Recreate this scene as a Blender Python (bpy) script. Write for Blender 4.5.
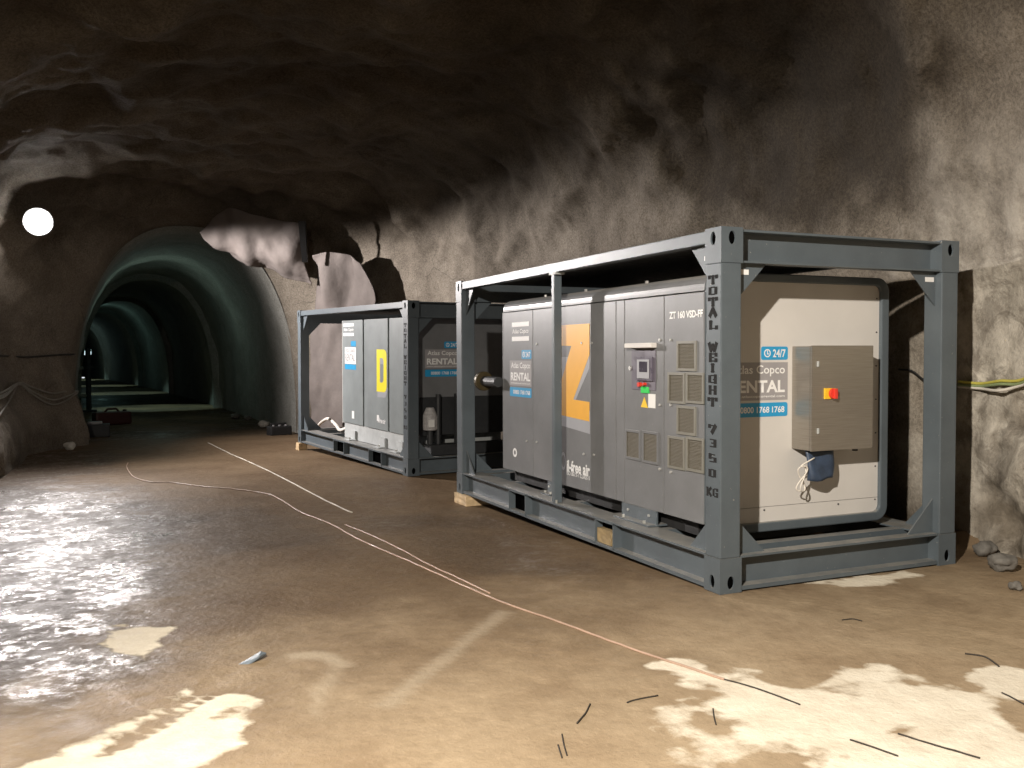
import bpy, bmesh, math, random
import numpy as np
from mathutils import Vector, Matrix
from mathutils.bvhtree import BVHTree

random.seed(7)
for o in list(bpy.data.objects):
    bpy.data.objects.remove(o)
SC = bpy.context.scene
COL = SC.collection

# ------------------------------------------------------------------ camera
F_PX, PITCH, ROLL, YAW = 915.71, -0.0329, -0.0037, -0.4154
CAM = Vector((-3.9237, -5.2741, 1.7060))
_cy, _sy, _cp, _sp = math.cos(YAW), math.sin(YAW), math.cos(PITCH), math.sin(PITCH)
FWD = Vector((-_sy * _cp, _cy * _cp, _sp))
_r0 = Vector((_cy, _sy, 0)); _u0 = _r0.cross(FWD)
RIGHT = math.cos(ROLL) * _r0 + math.sin(ROLL) * _u0
UP = -math.sin(ROLL) * _r0 + math.cos(ROLL) * _u0
cd = bpy.data.cameras.new('camera')
cd.sensor_width = 36.0
cd.lens = F_PX / 1024 * 36
cd.clip_end = 400
co = bpy.data.objects.new('camera', cd)
M = Matrix.Identity(4)
for i in range(3):
    M[i][0] = RIGHT[i]; M[i][1] = UP[i]; M[i][2] = -FWD[i]; M[i][3] = CAM[i]
co.matrix_world = M
COL.objects.link(co)
SC.camera = co

# ------------------------------------------------------------------ world, exposure
w = bpy.data.worlds.new('world'); SC.world = w
w.use_nodes = True
w.node_tree.nodes['Background'].inputs[0].default_value = (0.002, 0.002, 0.002, 1)
w.node_tree.nodes['Background'].inputs[1].default_value = 1.0
SC.view_settings.view_transform = 'Standard'
SC.view_settings.look = 'None'
SC.view_settings.gamma = 1
SC.view_settings.use_curve_mapping = False
SC.view_settings.exposure = 0.03


def spot(name, loc, target, power, color, angle, blend, radius):
    l = bpy.data.lights.new(name, 'SPOT')
    l.energy = power; l.color = color; l.spot_size = math.radians(angle)
    l.spot_blend = blend; l.shadow_soft_size = radius
    o = bpy.data.objects.new(name, l); COL.objects.link(o)
    o.location = loc
    d = Vector(target) - Vector(loc)
    o.rotation_euler = d.to_track_quat('-Z', 'Y').to_euler()
    return o


def point(name, loc, power, color, radius=0.1):
    l = bpy.data.lights.new(name, 'POINT')
    l.energy = power; l.color = color; l.shadow_soft_size = radius
    o = bpy.data.objects.new(name, l); COL.objects.link(o)
    o.location = loc
    return o


LAMP = Vector((-5.09, 14.3, 4.24))          # the flood lamp at the tunnel mouth


def flood(name, loc, power, color, radius, aim, zlo, zhi, alo, ahi, nlo=-2.0, nhi=-1.9, stray=0.0):
    """hooded flood light: wide to the sides, cut off above (zlo..zhi are sines of elevation), dim straight below"""
    o = point(name, loc, power, color, radius)
    l = o.data; l.use_nodes = True
    nt = l.node_tree; em = nt.nodes['Emission']
    tc = nt.nodes.new('ShaderNodeTexCoord')
    sp = nt.nodes.new('ShaderNodeSeparateXYZ'); nt.links.new(tc.outputs['Normal'], sp.inputs[0])
    def mr(sock, a, b, c, d):
        m = nt.nodes.new('ShaderNodeMapRange'); m.interpolation_type = 'SMOOTHSTEP'; m.clamp = True
        nt.links.new(sock, m.inputs[0])
        for k, v in enumerate((a, b, c, d)): m.inputs[k + 1].default_value = v
        return m.outputs[0]
    dt = nt.nodes.new('ShaderNodeVectorMath'); dt.operation = 'DOT_PRODUCT'
    nt.links.new(tc.outputs['Normal'], dt.inputs[0])
    a = Vector((*aim, 0)[:3]).normalized(); dt.inputs[1].default_value = a
    def mul(p, q):
        m = nt.nodes.new('ShaderNodeMath'); m.operation = 'MULTIPLY'
        nt.links.new(p, m.inputs[0]); nt.links.new(q, m.inputs[1]); return m.outputs[0]
    f = mul(mr(sp.outputs[2], zlo, zhi, 1, 0), mr(dt.outputs['Value'], alo, ahi, stray, 1))
    f = mul(f, mr(sp.outputs[2], nlo, nhi, 0, 1))
    nt.links.new(f, em.inputs['Strength'])
    return o


# hooded work lamp of the chamber, behind and left of the viewer
flood('chamber_lamp_light', (-5.75, -5.1, 4.55), 4800, (1.0, 0.91, 0.79), 0.07, (0.65, 0.51, -0.56), -0.05, 0.14, 0.76, 0.96, stray=0.18)
# the flood lamp's own beam (the lamp itself is built further down)
flood('flood_lamp_light', LAMP + Vector((0.16, -0.22, -0.02)), 4300, (1.0, 0.93, 0.90), 0.06, (1.0, -0.8), -0.06, 0.09, 0.0, 0.75, -0.96, -0.55, stray=0.012)
# lamps along the crown of the tunnel, then added fill points
for ty, tx, pw_ in ((30.5, -2.6, 420), (46.0, -3.6, 420), (60.0, -4.8, 420), (78.0, -6.6, 600)):
    spot('tunnel_light_and_fill', (tx, ty, 4.1), (tx + 0.2, ty + 0.3, 0), pw_, (0.62, 1.0, 0.92), 66, 0.5, 0.1)
point('tunnel_light_and_fill', (-2.4, 24.0, 3.0), 24, (0.70, 1.0, 0.88), 0.15)  # this and the next points are added fill for the walls, no lamps there
point('tunnel_light_and_fill', (-4.4, 52.0, 3.2), 16, (0.55, 1.0, 0.92), 0.15)
point('tunnel_light_and_fill', (-7.6, 76.0, 3.2), 30, (0.62, 0.98, 1.0), 0.15)


# ------------------------------------------------------------------ pixel rays
def ray_dir(u, v):
    return FWD + RIGHT * ((u - 512) / F_PX) - UP * ((v - 384) / F_PX)


def on_plane(u, v, axis, val, mw=None):
    """point where the view ray of a pixel meets the plane local[axis] = val"""
    o = CAM.copy(); d = ray_dir(u, v)
    if mw is not None:
        inv = mw.inverted(); o = inv @ o; d = inv.to_3x3() @ d
    t = (val - o[axis]) / d[axis]
    return o + d * t


def floor_z(y):
    return float(np.interp(y, FY, FZ))


FY = [-20, 0, 5.3, 7.65, 13, 17, 110]
FZ = [0.0, 0.0, -0.125, -0.10, -0.165, -0.19, -0.35]


def on_floor(u, v):
    z = 0.0
    for _ in range(12):
        p = on_plane(u, v, 2, z); z = floor_z(p.y)
    p.z = z
    return p


# ------------------------------------------------------------------ noise
_rs = np.random.RandomState(11)
_perm = _rs.permutation(256); _perm = np.concatenate([_perm, _perm, _perm])
_g = _rs.normal(size=(256, 3)); _g /= np.linalg.norm(_g, axis=1)[:, None]


def perlin(P):
    P = np.asarray(P, float); i = np.floor(P).astype(int); f = P - i; i &= 255
    u = f * f * f * (f * (f * 6 - 15) + 10)
    out = np.zeros(len(P))
    for dx in (0, 1):
        for dy in (0, 1):
            for dz in (0, 1):
                h = _perm[_perm[_perm[(i[:, 0] + dx) & 255] + ((i[:, 1] + dy) & 255)] + ((i[:, 2] + dz) & 255)]
                g = _g[h]
                d = (g * (f - np.array([dx, dy, dz]))).sum(1)
                wx = u[:, 0] if dx else 1 - u[:, 0]
                wy = u[:, 1] if dy else 1 - u[:, 1]
                wz = u[:, 2] if dz else 1 - u[:, 2]
                out += d * wx * wy * wz
    return out


def fbm(P, octs=4, gain=0.5):
    s = np.zeros(len(P)); a = 1.0; P = np.asarray(P, float)
    for k in range(octs):
        s += a * perlin(P * (2 ** k) + 17.3 * k); a *= gain
    return s


def sstep(a, b, x):
    t = np.clip((x - a) / (b - a), 0, 1)
    return t * t * (3 - 2 * t)


# ------------------------------------------------------------------ materials
MATS = {}


def new_mat(name):
    m = bpy.data.materials.new(name); m.use_nodes = True
    MATS[name] = m
    nt = m.node_tree
    return m, nt, nt.nodes['Principled BSDF']


def node(nt, t, **kw):
    n = nt.nodes.new(t)
    for k, v in kw.items():
        if hasattr(n, k):
            setattr(n, k, v)
    return n


def link(nt, a, b):
    nt.links.new(a, b)


def ramp(nt, fac, stops):
    r = nt.nodes.new('ShaderNodeValToRGB')
    els = r.color_ramp.elements
    while len(els) < len(stops):
        els.new(0.5)
    for e, (p, c) in zip(els, stops):
        e.position = p; e.color = (*c, 1) if len(c) == 3 else c
    nt.links.new(fac, r.inputs[0])
    return r.outputs[0]


def mixc(nt, fac, a, b, mode='MIX'):
    m = nt.nodes.new('ShaderNodeMix'); m.data_type = 'RGBA'; m.blend_type = mode
    for sock, v in ((m.inputs[0], fac), (m.inputs[6], a), (m.inputs[7], b)):
        if isinstance(v, (int, float)):
            sock.default_value = v
        elif isinstance(v, tuple):
            sock.default_value = (*v, 1)
        else:
            nt.links.new(v, sock)
    return m.outputs[2]


def math_n(nt, op, a, b=None):
    m = nt.nodes.new('ShaderNodeMath'); m.operation = op
    for s, v in zip(m.inputs, (a, b)):
        if v is None:
            continue
        if isinstance(v, (int, float)):
            s.default_value = v
        else:
            nt.links.new(v, s)
    return m.outputs[0]


def noise(nt, scale, detail=4, rough=0.55, coord='Object', dist=0.0):
    tc = nt.nodes.new('ShaderNodeTexCoord')
    n = nt.nodes.new('ShaderNodeTexNoise')
    n.inputs['Scale'].default_value = scale; n.inputs['Detail'].default_value = detail
    n.inputs['Roughness'].default_value = rough; n.inputs['Distortion'].default_value = dist
    nt.links.new(tc.outputs[coord], n.inputs['Vector'])
    return n.outputs[0]


def bump(nt, bs, h, strength=0.3, dist=0.02):
    b = nt.nodes.new('ShaderNodeBump')
    b.inputs['Strength'].default_value = strength; b.inputs['Distance'].default_value = dist
    nt.links.new(h, b.inputs['Height'])
    nt.links.new(b.outputs[0], bs.inputs['Normal'])


def simple(name, col, rough=0.5, metal=0.0, var=0.12, scale=6.0, bmp=0.0, bscale=60, rv=0.12):
    m, nt, bs = new_mat(name)
    f = noise(nt, scale, 5)
    lo = tuple(max(0, c * (1 - var)) for c in col); hi = tuple(min(1, c * (1 + var)) for c in col)
    link(nt, ramp(nt, f, [(0.3, lo), (0.7, hi)]), bs.inputs['Base Color'])
    bs.inputs['Metallic'].default_value = metal
    if rv:
        f2 = noise(nt, scale * 2.3, 3)
        mr = nt.nodes.new('ShaderNodeMapRange')
        link(nt, f2, mr.inputs[0]); mr.inputs[1].default_value = 0.3; mr.inputs[2].default_value = 0.7
        mr.inputs[3].default_value = max(0.02, rough - rv); mr.inputs[4].default_value = min(1, rough + rv)
        link(nt, mr.outputs[0], bs.inputs['Roughness'])
    else:
        bs.inputs['Roughness'].default_value = rough
    if bmp:
        bump(nt, bs, noise(nt, bscale, 3), bmp, 0.01)
    return m


def paint(name, col, rough=0.45):
    """painted steel with small chips and dust"""
    m, nt, bs = new_mat(name)
    f = noise(nt, 2.5, 6, 0.65)
    c = ramp(nt, f, [(0.3, tuple(x * 0.86 for x in col)), (0.7, tuple(x * 1.12 for x in col))])
    chip = noise(nt, 38, 3, 0.7)
    mask = ramp(nt, chip, [(0.70, (0, 0, 0)), (0.73, (1, 1, 1))])
    c = mixc(nt, mask, c, (0.30, 0.29, 0.27))
    # dust lying on upward faces
    ge = nt.nodes.new('ShaderNodeNewGeometry'); sx_ = nt.nodes.new('ShaderNodeSeparateXYZ')
    link(nt, ge.outputs['Normal'], sx_.inputs[0])
    du = math_n(nt, 'MULTIPLY', ramp(nt, sx_.outputs[2], [(0.6, (0, 0, 0)), (0.9, (0.6, 0.6, 0.6))]), ramp(nt, noise(nt, 5, 5, 0.7), [(0.3, (0.35, 0.35, 0.35)), (0.6, (1, 1, 1))]))
    c = mixc(nt, du, c, (0.34, 0.315, 0.275))
    link(nt, c, bs.inputs['Base Color'])
    bs.inputs['Roughness'].default_value = rough
    bump(nt, bs, noise(nt, 25, 3), 0.05, 0.01)
    return m


paint('frame_paint', (0.090, 0.110, 0.126), 0.42)
paint('dryer_paint', (0.22, 0.245, 0.25), 0.40)
paint('body_paint', (0.165, 0.170, 0.178), 0.38)
simple('dark_steel', (0.028, 0.030, 0.033), 0.55)
simple('hole_shade', (0.002, 0.002, 0.002), 1.0, var=0.05, rv=0)  # near-black colour that paints the dark inside holes and pockets
MATS['hole_shade'].node_tree.nodes['Principled BSDF'].inputs['Specular IOR Level'].default_value = 0.0
simple('black_rubber', (0.018, 0.018, 0.019), 0.65)
simple('roof_sheet', (0.03, 0.032, 0.034), 0.6)
simple('white_panel', (0.60, 0.58, 0.555), 0.45, var=0.05, scale=2.0)
simple('white_paint', (0.80, 0.80, 0.80), 0.45, var=0.04, rv=0)
simple('stencil_black', (0.005, 0.005, 0.006), 0.9, var=0.2, scale=30)
simple('letter_orange', (0.80, 0.40, 0.03), 0.42, var=0.04, rv=0)
simple('letter_yellow', (0.85, 0.72, 0.02), 0.42, var=0.04, rv=0)
simple('letter_grey', (0.33, 0.34, 0.37), 0.42, var=0.04, rv=0)
simple('decal_blue', (0.02, 0.30, 0.58), 0.4, var=0.05, rv=0)
simple('decal_grey', (0.31, 0.30, 0.31), 0.4, var=0.04, rv=0)
simple('plinth_paint', (0.42, 0.44, 0.44), 0.5, var=0.12, scale=5)
simple('hood_white', (0.62, 0.60, 0.58), 0.4, var=0.05)
simple('screen_bezel', (0.10, 0.09, 0.12), 0.35)
simple('console_plate', (0.13, 0.12, 0.15), 0.4)
simple('screen_face', (0.055, 0.05, 0.07), 0.2)
simple('button_red', (0.70, 0.05, 0.03), 0.35, var=0.05, rv=0)
simple('button_green', (0.03, 0.60, 0.10), 0.35, var=0.05, rv=0)
simple('warning_yellow', (0.85, 0.55, 0.03), 0.4, var=0.05, rv=0)
simple('paper_white', (0.75, 0.75, 0.74), 0.6, var=0.04, rv=0)
simple('steel_bolt', (0.55, 0.55, 0.53), 0.4, metal=0.6)
simple('raw_wood', (0.62, 0.46, 0.27), 0.75, var=0.22, scale=12, bmp=0.3, bscale=40)
simple('old_wood', (0.30, 0.22, 0.11), 0.8, var=0.3, scale=9, bmp=0.3, bscale=40)
simple('brass', (0.07, 0.052, 0.022), 0.45, metal=0.3)
simple('motor_grey', (0.40, 0.39, 0.39), 0.5, var=0.25, scale=20)
simple('hose_white', (0.70, 0.66, 0.60), 0.5)
simple('hose_pink', (0.42, 0.29, 0.22), 0.5, var=0.25, scale=3)
simple('rope_white', (0.62, 0.58, 0.50), 0.7, var=0.35, scale=4)
simple('cable_black', (0.02, 0.02, 0.02), 0.5)
simple('cable_grey', (0.26, 0.25, 0.22), 0.55)
simple('cable_yellow', (0.55, 0.50, 0.10), 0.5)
simple('cable_green', (0.26, 0.32, 0.16), 0.5)
simple('pouch_blue', (0.035, 0.055, 0.095), 0.45, var=0.3, scale=14)
simple('twig', (0.03, 0.024, 0.018), 0.8)
simple('stone', (0.16, 0.15, 0.135), 0.85, var=0.35, scale=9, bmp=0.5, bscale=25)
simple('pale_stone', (0.55, 0.52, 0.47), 0.85, var=0.2, scale=9, bmp=0.4, bscale=25)
simple('scrap_blue', (0.13, 0.16, 0.19), 0.5, var=0.2)
simple('red_plastic', (0.06, 0.016, 0.014), 0.5)
simple('lamp_housing', (0.10, 0.10, 0.10), 0.5)


def stainless():
    m, nt, bs = new_mat('stainless')
    tc = nt.nodes.new('ShaderNodeTexCoord'); mp = nt.nodes.new('ShaderNodeMapping')
    mp.inputs['Scale'].default_value = (1.5, 1.5, 90)
    link(nt, tc.outputs['Object'], mp.inputs[0])
    n = nt.nodes.new('ShaderNodeTexNoise'); n.inputs['Scale'].default_value = 3; n.inputs['Detail'].default_value = 5
    link(nt, mp.outputs[0], n.inputs['Vector'])
    link(nt, ramp(nt, n.outputs[0], [(0.3, (0.30, 0.275, 0.24)), (0.7, (0.38, 0.35, 0.31))]), bs.inputs['Base Color'])
    bs.inputs['Metallic'].default_value = 0.75; bs.inputs['Roughness'].default_value = 0.36
    bump(nt, bs, n.outputs[0], 0.04, 0.005)
    return m


stainless()


def vent_mesh():
    m, nt, bs = new_mat('vent_mesh')
    tc = nt.nodes.new('ShaderNodeTexCoord')
    wv = nt.nodes.new('ShaderNodeTexWave'); wv.wave_type = 'BANDS'; wv.bands_direction = 'Z'
    wv.inputs['Scale'].default_value = 28; link(nt, tc.outputs['Object'], wv.inputs['Vector'])
    wv2 = nt.nodes.new('ShaderNodeTexWave'); wv2.bands_direction = 'Y'
    wv2.inputs['Scale'].default_value = 28; link(nt, tc.outputs['Object'], wv2.inputs['Vector'])
    f = math_n(nt, 'MULTIPLY', wv.outputs[0], wv2.outputs[0])
    link(nt, ramp(nt, f, [(0.1, (0.085, 0.075, 0.055)), (0.6, (0.18, 0.165, 0.13))]), bs.inputs['Base Color'])
    bs.inputs['Roughness'].default_value = 0.7
    bump(nt, bs, f, 0.5, 0.01)


vent_mesh()
simple('vent_rim', (0.19, 0.185, 0.16), 0.45, var=0.06)


def emit(name, col, strength):
    m, nt, bs = new_mat(name)
    bs.inputs['Base Color'].default_value = (*col, 1)
    bs.inputs['Emission Color'].default_value = (*col, 1)
    bs.inputs['Emission Strength'].default_value = strength


emit('lamp_glow', (1.0, 0.98, 0.97), 40)
emit('tunnel_glow', (0.75, 0.95, 1.0), 1.2)
emit('tiny_glow', (0.9, 0.95, 1.0), 1.0)


def rock(name, c_lo, c_mid, c_hi, bs_strength=0.4):
    m, nt, bs = new_mat(name)
    big = noise(nt, 0.55, 6, 0.62, dist=0.6)
    c = ramp(nt, big, [(0.28, c_lo), (0.5, c_mid), (0.72, c_hi)])
    med = noise(nt, 3.2, 7, 0.7)
    c = mixc(nt, 0.55, c, ramp(nt, med, [(0.3, (0.55, 0.54, 0.52)), (0.7, (1.0, 1.0, 1.0))]), 'MULTIPLY')
    fine = noise(nt, 30, 4, 0.7)
    c = mixc(nt, 0.75, c, ramp(nt, fine, [(0.34, (0.42, 0.40, 0.37)), (0.62, (1.08, 1.08, 1.08))]), 'MULTIPLY')
    c = mixc(nt, 0.6, c, ramp(nt, noise(nt, 75, 2, 0.6), [(0.36, (0.5, 0.5, 0.5)), (0.5, (1, 1, 1))]), 'MULTIPLY')
    # cracks and water stains
    vo = nt.nodes.new('ShaderNodeTexVoronoi'); vo.feature = 'DISTANCE_TO_EDGE'
    vo.inputs['Scale'].default_value = 0.55
    tc = nt.nodes.new('ShaderNodeTexCoord')
    nz = nt.nodes.new('ShaderNodeTexNoise'); nz.inputs['Scale'].default_value = 1.6; nz.inputs['Detail'].default_value = 6
    link(nt, tc.outputs['Object'], nz.inputs['Vector'])
    vm = nt.nodes.new('ShaderNodeVectorMath'); vm.operation = 'MULTIPLY_ADD'
    vm.inputs[1].default_value = (0.7, 0.7, 0.7)
    link(nt, nz.outputs['Color'], vm.inputs[0]); link(nt, tc.outputs['Object'], vm.inputs[2])
    link(nt, vm.outputs[0], vo.inputs['Vector'])
    crack = ramp(nt, vo.outputs['Distance'], [(0.0, (1, 1, 1)), (0.006, (0, 0, 0))])
    cm = math_n(nt, 'MULTIPLY', crack, ramp(nt, noise(nt, 0.8, 2), [(0.56, (0, 0, 0)), (0.64, (1, 1, 1))]))
    c = mixc(nt, math_n(nt, 'MULTIPLY', cm, 0.7), c, (0.05, 0.043, 0.035))
    pa = nt.nodes.new('ShaderNodeAttribute'); pa.attribute_name = 'pale'
    c = mixc(nt, math_n(nt, 'MULTIPLY', pa.outputs['Fac'], ramp(nt, med, [(0.35, (0.25, 0.25, 0.25)), (0.6, (1, 1, 1))])), c, (0.80, 0.75, 0.66))
    st = math_n(nt, 'MULTIPLY', ramp(nt, noise(nt, 1.5, 8, 0.72, dist=0.8), [(0.545, (0, 0, 0)), (0.60, (1, 1, 1))]), pa.outputs['Fac'])
    c = mixc(nt, math_n(nt, 'MULTIPLY', st, 0.8), c, (0.13, 0.11, 0.088))
    at = nt.nodes.new('ShaderNodeAttribute'); at.attribute_name = 'shade_stain'  # painted shade of ceiling and hollow, plus real stains at the wall foot
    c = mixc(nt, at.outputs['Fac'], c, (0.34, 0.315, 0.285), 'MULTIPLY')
    link(nt, c, bs.inputs['Base Color'])
    bs.inputs['Roughness'].default_value = 0.82
    bs.inputs['Specular IOR Level'].default_value = 0.25
    h = math_n(nt, 'ADD', math_n(nt, 'MULTIPLY', med, 1.0), math_n(nt, 'MULTIPLY', fine, 0.25))
    h = math_n(nt, 'SUBTRACT', h, math_n(nt, 'MULTIPLY', cm, 0.3))
    bump(nt, bs, h, bs_strength, 0.09)


rock('rock', (0.150, 0.128, 0.102), (0.245, 0.213, 0.174), (0.345, 0.305, 0.252))
rock('tunnel_rock', (0.26, 0.26, 0.24), (0.33, 0.33, 0.305), (0.39, 0.39, 0.365), 0.3)


def fabric(name, col):
    m, nt, bs = new_mat(name)
    f = noise(nt, 2.5, 5)
    link(nt, ramp(nt, f, [(0.3, tuple(c * 0.8 for c in col)), (0.7, tuple(c * 1.12 for c in col))]), bs.inputs['Base Color'])
    bs.inputs['Roughness'].default_value = 0.85
    bump(nt, bs, noise(nt, 6, 5), 0.35, 0.05)


fabric('felt', (0.135, 0.115, 0.106))


def floor_mat():
    m, nt, bs = new_mat('wet_floor')
    dry = nt.nodes.new('ShaderNodeAttribute'); dry.attribute_name = 'dry'
    pud = nt.nodes.new('ShaderNodeAttribute'); pud.attribute_name = 'puddle'
    mark = nt.nodes.new('ShaderNodeAttribute'); mark.attribute_name = 'mark'
    big = noise(nt, 0.8, 6, 0.6)
    c = ramp(nt, big, [(0.3, (0.32, 0.235, 0.15)), (0.7, (0.46, 0.365, 0.25))])
    dk = nt.nodes.new('ShaderNodeAttribute'); dk.attribute_name = 'soaked'
    c = mixc(nt, dk.outputs['Fac'], c, ramp(nt, big, [(0.3, (0.145, 0.098, 0.060)), (0.7, (0.215, 0.155, 0.098))]))
    med = noise(nt, 9, 6, 0.7)
    c = mixc(nt, 0.6, c, ramp(nt, med, [(0.3, (0.62, 0.60, 0.56)), (0.7, (1, 1, 1))]), 'MULTIPLY')
    c = mixc(nt, mark.outputs['Fac'], c, (0.48, 0.41, 0.31))
    drym = math_n(nt, 'ADD', dry.outputs['Fac'], math_n(nt, 'MULTIPLY', math_n(nt, 'SUBTRACT', med, 0.5), 0.9))
    dm = ramp(nt, drym, [(0.36, (0, 0, 0)), (0.74, (1, 1, 1))])
    c = mixc(nt, dm, c, ramp(nt, noise(nt, 5, 5), [(0.3, (0.62, 0.55, 0.44)), (0.7, (0.78, 0.72, 0.60))]))
    c = mixc(nt, math_n(nt, 'MULTIPLY', math_n(nt, 'MULTIPLY', pud.outputs['Fac'], 0.88), math_n(nt, 'SUBTRACT', 1.0, dm)), c, (0.06, 0.048, 0.038))
    link(nt, c, bs.inputs['Base Color'])
    r = math_n(nt, 'SUBTRACT', 0.46, math_n(nt, 'MULTIPLY', pud.outputs['Fac'], 0.32))
    r = math_n(nt, 'ADD', r, math_n(nt, 'MULTIPLY', dm, 0.45))
    r = math_n(nt, 'ADD', r, math_n(nt, 'MULTIPLY', math_n(nt, 'SUBTRACT', big, 0.5), 0.25))
    r = math_n(nt, 'ADD', r, math_n(nt, 'MULTIPLY', math_n(nt, 'SUBTRACT', noise(nt, 5.0, 8, 0.8), 0.40), 0.95))
    r = math_n(nt, 'MAXIMUM', r, 0.13)
    link(nt, r, bs.inputs['Roughness'])
    bs.inputs['IOR'].default_value = 1.33
    # films of water standing on rough mud: shiny specks where the floor is wettest
    tcw = nt.nodes.new('ShaderNodeTexCoord')
    nw = nt.nodes.new('ShaderNodeTexNoise'); nw.inputs['Scale'].default_value = 13; nw.inputs['Detail'].default_value = 6; nw.inputs['Roughness'].default_value = 0.75
    link(nt, tcw.outputs['Object'], nw.inputs['Vector'])
    nb = noise(nt, 2.2, 4, 0.6)
    film = ramp(nt, math_n(nt, 'ADD', math_n(nt, 'MULTIPLY', nw.outputs[0], 0.7), math_n(nt, 'MULTIPLY', nb, 0.5)), [(0.60, (0, 0, 0)), (0.685, (1, 1, 1))])
    fw = math_n(nt, 'MULTIPLY', film, pud.outputs['Fac'])
    link(nt, math_n(nt, 'ADD', 0.10, math_n(nt, 'MULTIPLY', fw, 0.40)), bs.inputs['Specular IOR Level'])
    link(nt, math_n(nt, 'ADD', r, math_n(nt, 'MULTIPLY', math_n(nt, 'SUBTRACT', pud.outputs['Fac'], fw), 0.30)), bs.inputs['Roughness'])
    fine = noise(nt, 26, 5, 0.65)
    h = math_n(nt, 'ADD', math_n(nt, 'MULTIPLY', med, 0.8), math_n(nt, 'MULTIPLY', fine, 0.4))
    rp_ = math_n(nt, 'SUBTRACT', noise(nt, 17, 4, 0.6), 0.5)
    h = math_n(nt, 'ADD', h, math_n(nt, 'MULTIPLY', rp_, 0.75))
    bump(nt, bs, h, 0.42, 0.022)


floor_mat()


# ------------------------------------------------------------------ mesh building
class MB:
    def __init__(self):
        self.v = []; self.f = []

    def add(self, vs, fs):
        b = len(self.v)
        self.v += [tuple(x) for x in vs]
        self.f += [tuple(i + b for i in f) for f in fs]
        return self

    def box(self, x0, x1, y0, y1, z0, z1):
        x0, x1 = min(x0, x1), max(x0, x1); y0, y1 = min(y0, y1), max(y0, y1); z0, z1 = min(z0, z1), max(z0, z1)
        vs = [(x, y, z) for x in (x0, x1) for y in (y0, y1) for z in (z0, z1)]
        return self.add(vs, [(0, 1, 3, 2), (4, 6, 7, 5), (0, 4, 5, 1), (2, 3, 7, 6), (0, 2, 6, 4), (1, 5, 7, 3)])

    def prism(self, poly, to3, t0, t1):
        """polygon of 2D points swept between two depths by to3(a, b, t)"""
        n = len(poly)
        vs = [to3(a, b, t0) for a, b in poly] + [to3(a, b, t1) for a, b in poly]
        fs = [tuple(range(n)), tuple(range(2 * n - 1, n - 1, -1))]
        fs += [(i, i + n, (i + 1) % n + n, (i + 1) % n) for i in range(n)]
        return self.add(vs, fs)

    def ring(self, outer, inner, to3, t0, t1):
        """frame between two loops of equal count"""
        n = len(outer)
        vs = [to3(a, b, t) for t in (t0, t1) for lp in (outer, inner) for a, b in lp]
        fs = []
        for i in range(n):
            j = (i + 1) % n
            fs += [(i, j, n + j, n + i), (2 * n + i, 3 * n + i, 3 * n + j, 2 * n + j),
                   (i, 2 * n + i, 2 * n + j, j), (n + i, n + j, 3 * n + j, 3 * n + i)]
        return self.add(vs, fs)

    def cyl(self, p0, p1, r, n=16, r1=None):
        p0, p1 = Vector(p0), Vector(p1); r1 = r if r1 is None else r1
        d = (p1 - p0).normalized()
        a = d.orthogonal().normalized(); b = d.cross(a)
        vs = []
        for p, rr in ((p0, r), (p1, r1)):
            vs += [p + (a * math.cos(2 * math.pi * i / n) + b * math.sin(2 * math.pi * i / n)) * rr for i in range(n)]
        fs = [tuple(range(n - 1, -1, -1)), tuple(range(n, 2 * n))]
        fs += [(i, (i + 1) % n, (i + 1) % n + n, i + n) for i in range(n)]
        return self.add(vs, fs)

    def tube(self, pts, r, n=8):
        pts = [Vector(p) for p in pts]
        vs = []; m = len(pts)
        up = Vector((0, 0, 1))
        for i, p in enumerate(pts):
            d = (pts[min(i + 1, m - 1)] - pts[max(i - 1, 0)]).normalized()
            a = d.cross(up)
            if a.length < 1e-3:
                a = d.orthogonal()
            a.normalize(); b = a.cross(d)
            vs += [p + (a * math.cos(2 * math.pi * k / n) + b * math.sin(2 * math.pi * k / n)) * r for k in range(n)]
        fs = [tuple(range(n)), tuple(range((m - 1) * n + n - 1, (m - 1) * n - 1, -1))]
        for i in range(m - 1):
            for k in range(n):
                k2 = (k + 1) % n
                fs.append((i * n + k, (i + 1) * n + k, (i + 1) * n + k2, i * n + k2))
        return self.add(vs, fs)

    def build(self, name, mat, parent=None, bevel=0.0, smooth=False, fix=True):
        me = bpy.data.meshes.new(name)
        me.from_pydata(self.v, [], self.f)
        if fix:
            bm = bmesh.new(); bm.from_mesh(me)
            bmesh.ops.recalc_face_normals(bm, faces=bm.faces)
            bm.to_mesh(me); bm.free()
        me.materials.append(MATS[mat])
        if smooth:
            me.polygons.foreach_set('use_smooth', [True] * len(me.polygons))
        o = bpy.data.objects.new(name, me); COL.objects.link(o)
        if parent is not None:
            o.parent = parent
        if bevel:
            b = o.modifiers.new('bevel', 'BEVEL'); b.width = bevel; b.segments = 2
            b.limit_method = 'ANGLE'; b.angle_limit = math.radians(50)
        return o


def empty(name, mw=None, parent=None):
    o = bpy.data.objects.new(name, None); COL.objects.link(o)
    o.empty_display_size = 0.2
    if mw is not None:
        o.matrix_world = mw
    if parent is not None:
        o.parent = parent
    return o


def tag(o, label=None, cat=None, group=None, kind=None):
    if label: o['label'] = label
    if cat: o['category'] = cat
    if group: o['group'] = group
    if kind: o['kind'] = kind
    return o


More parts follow.
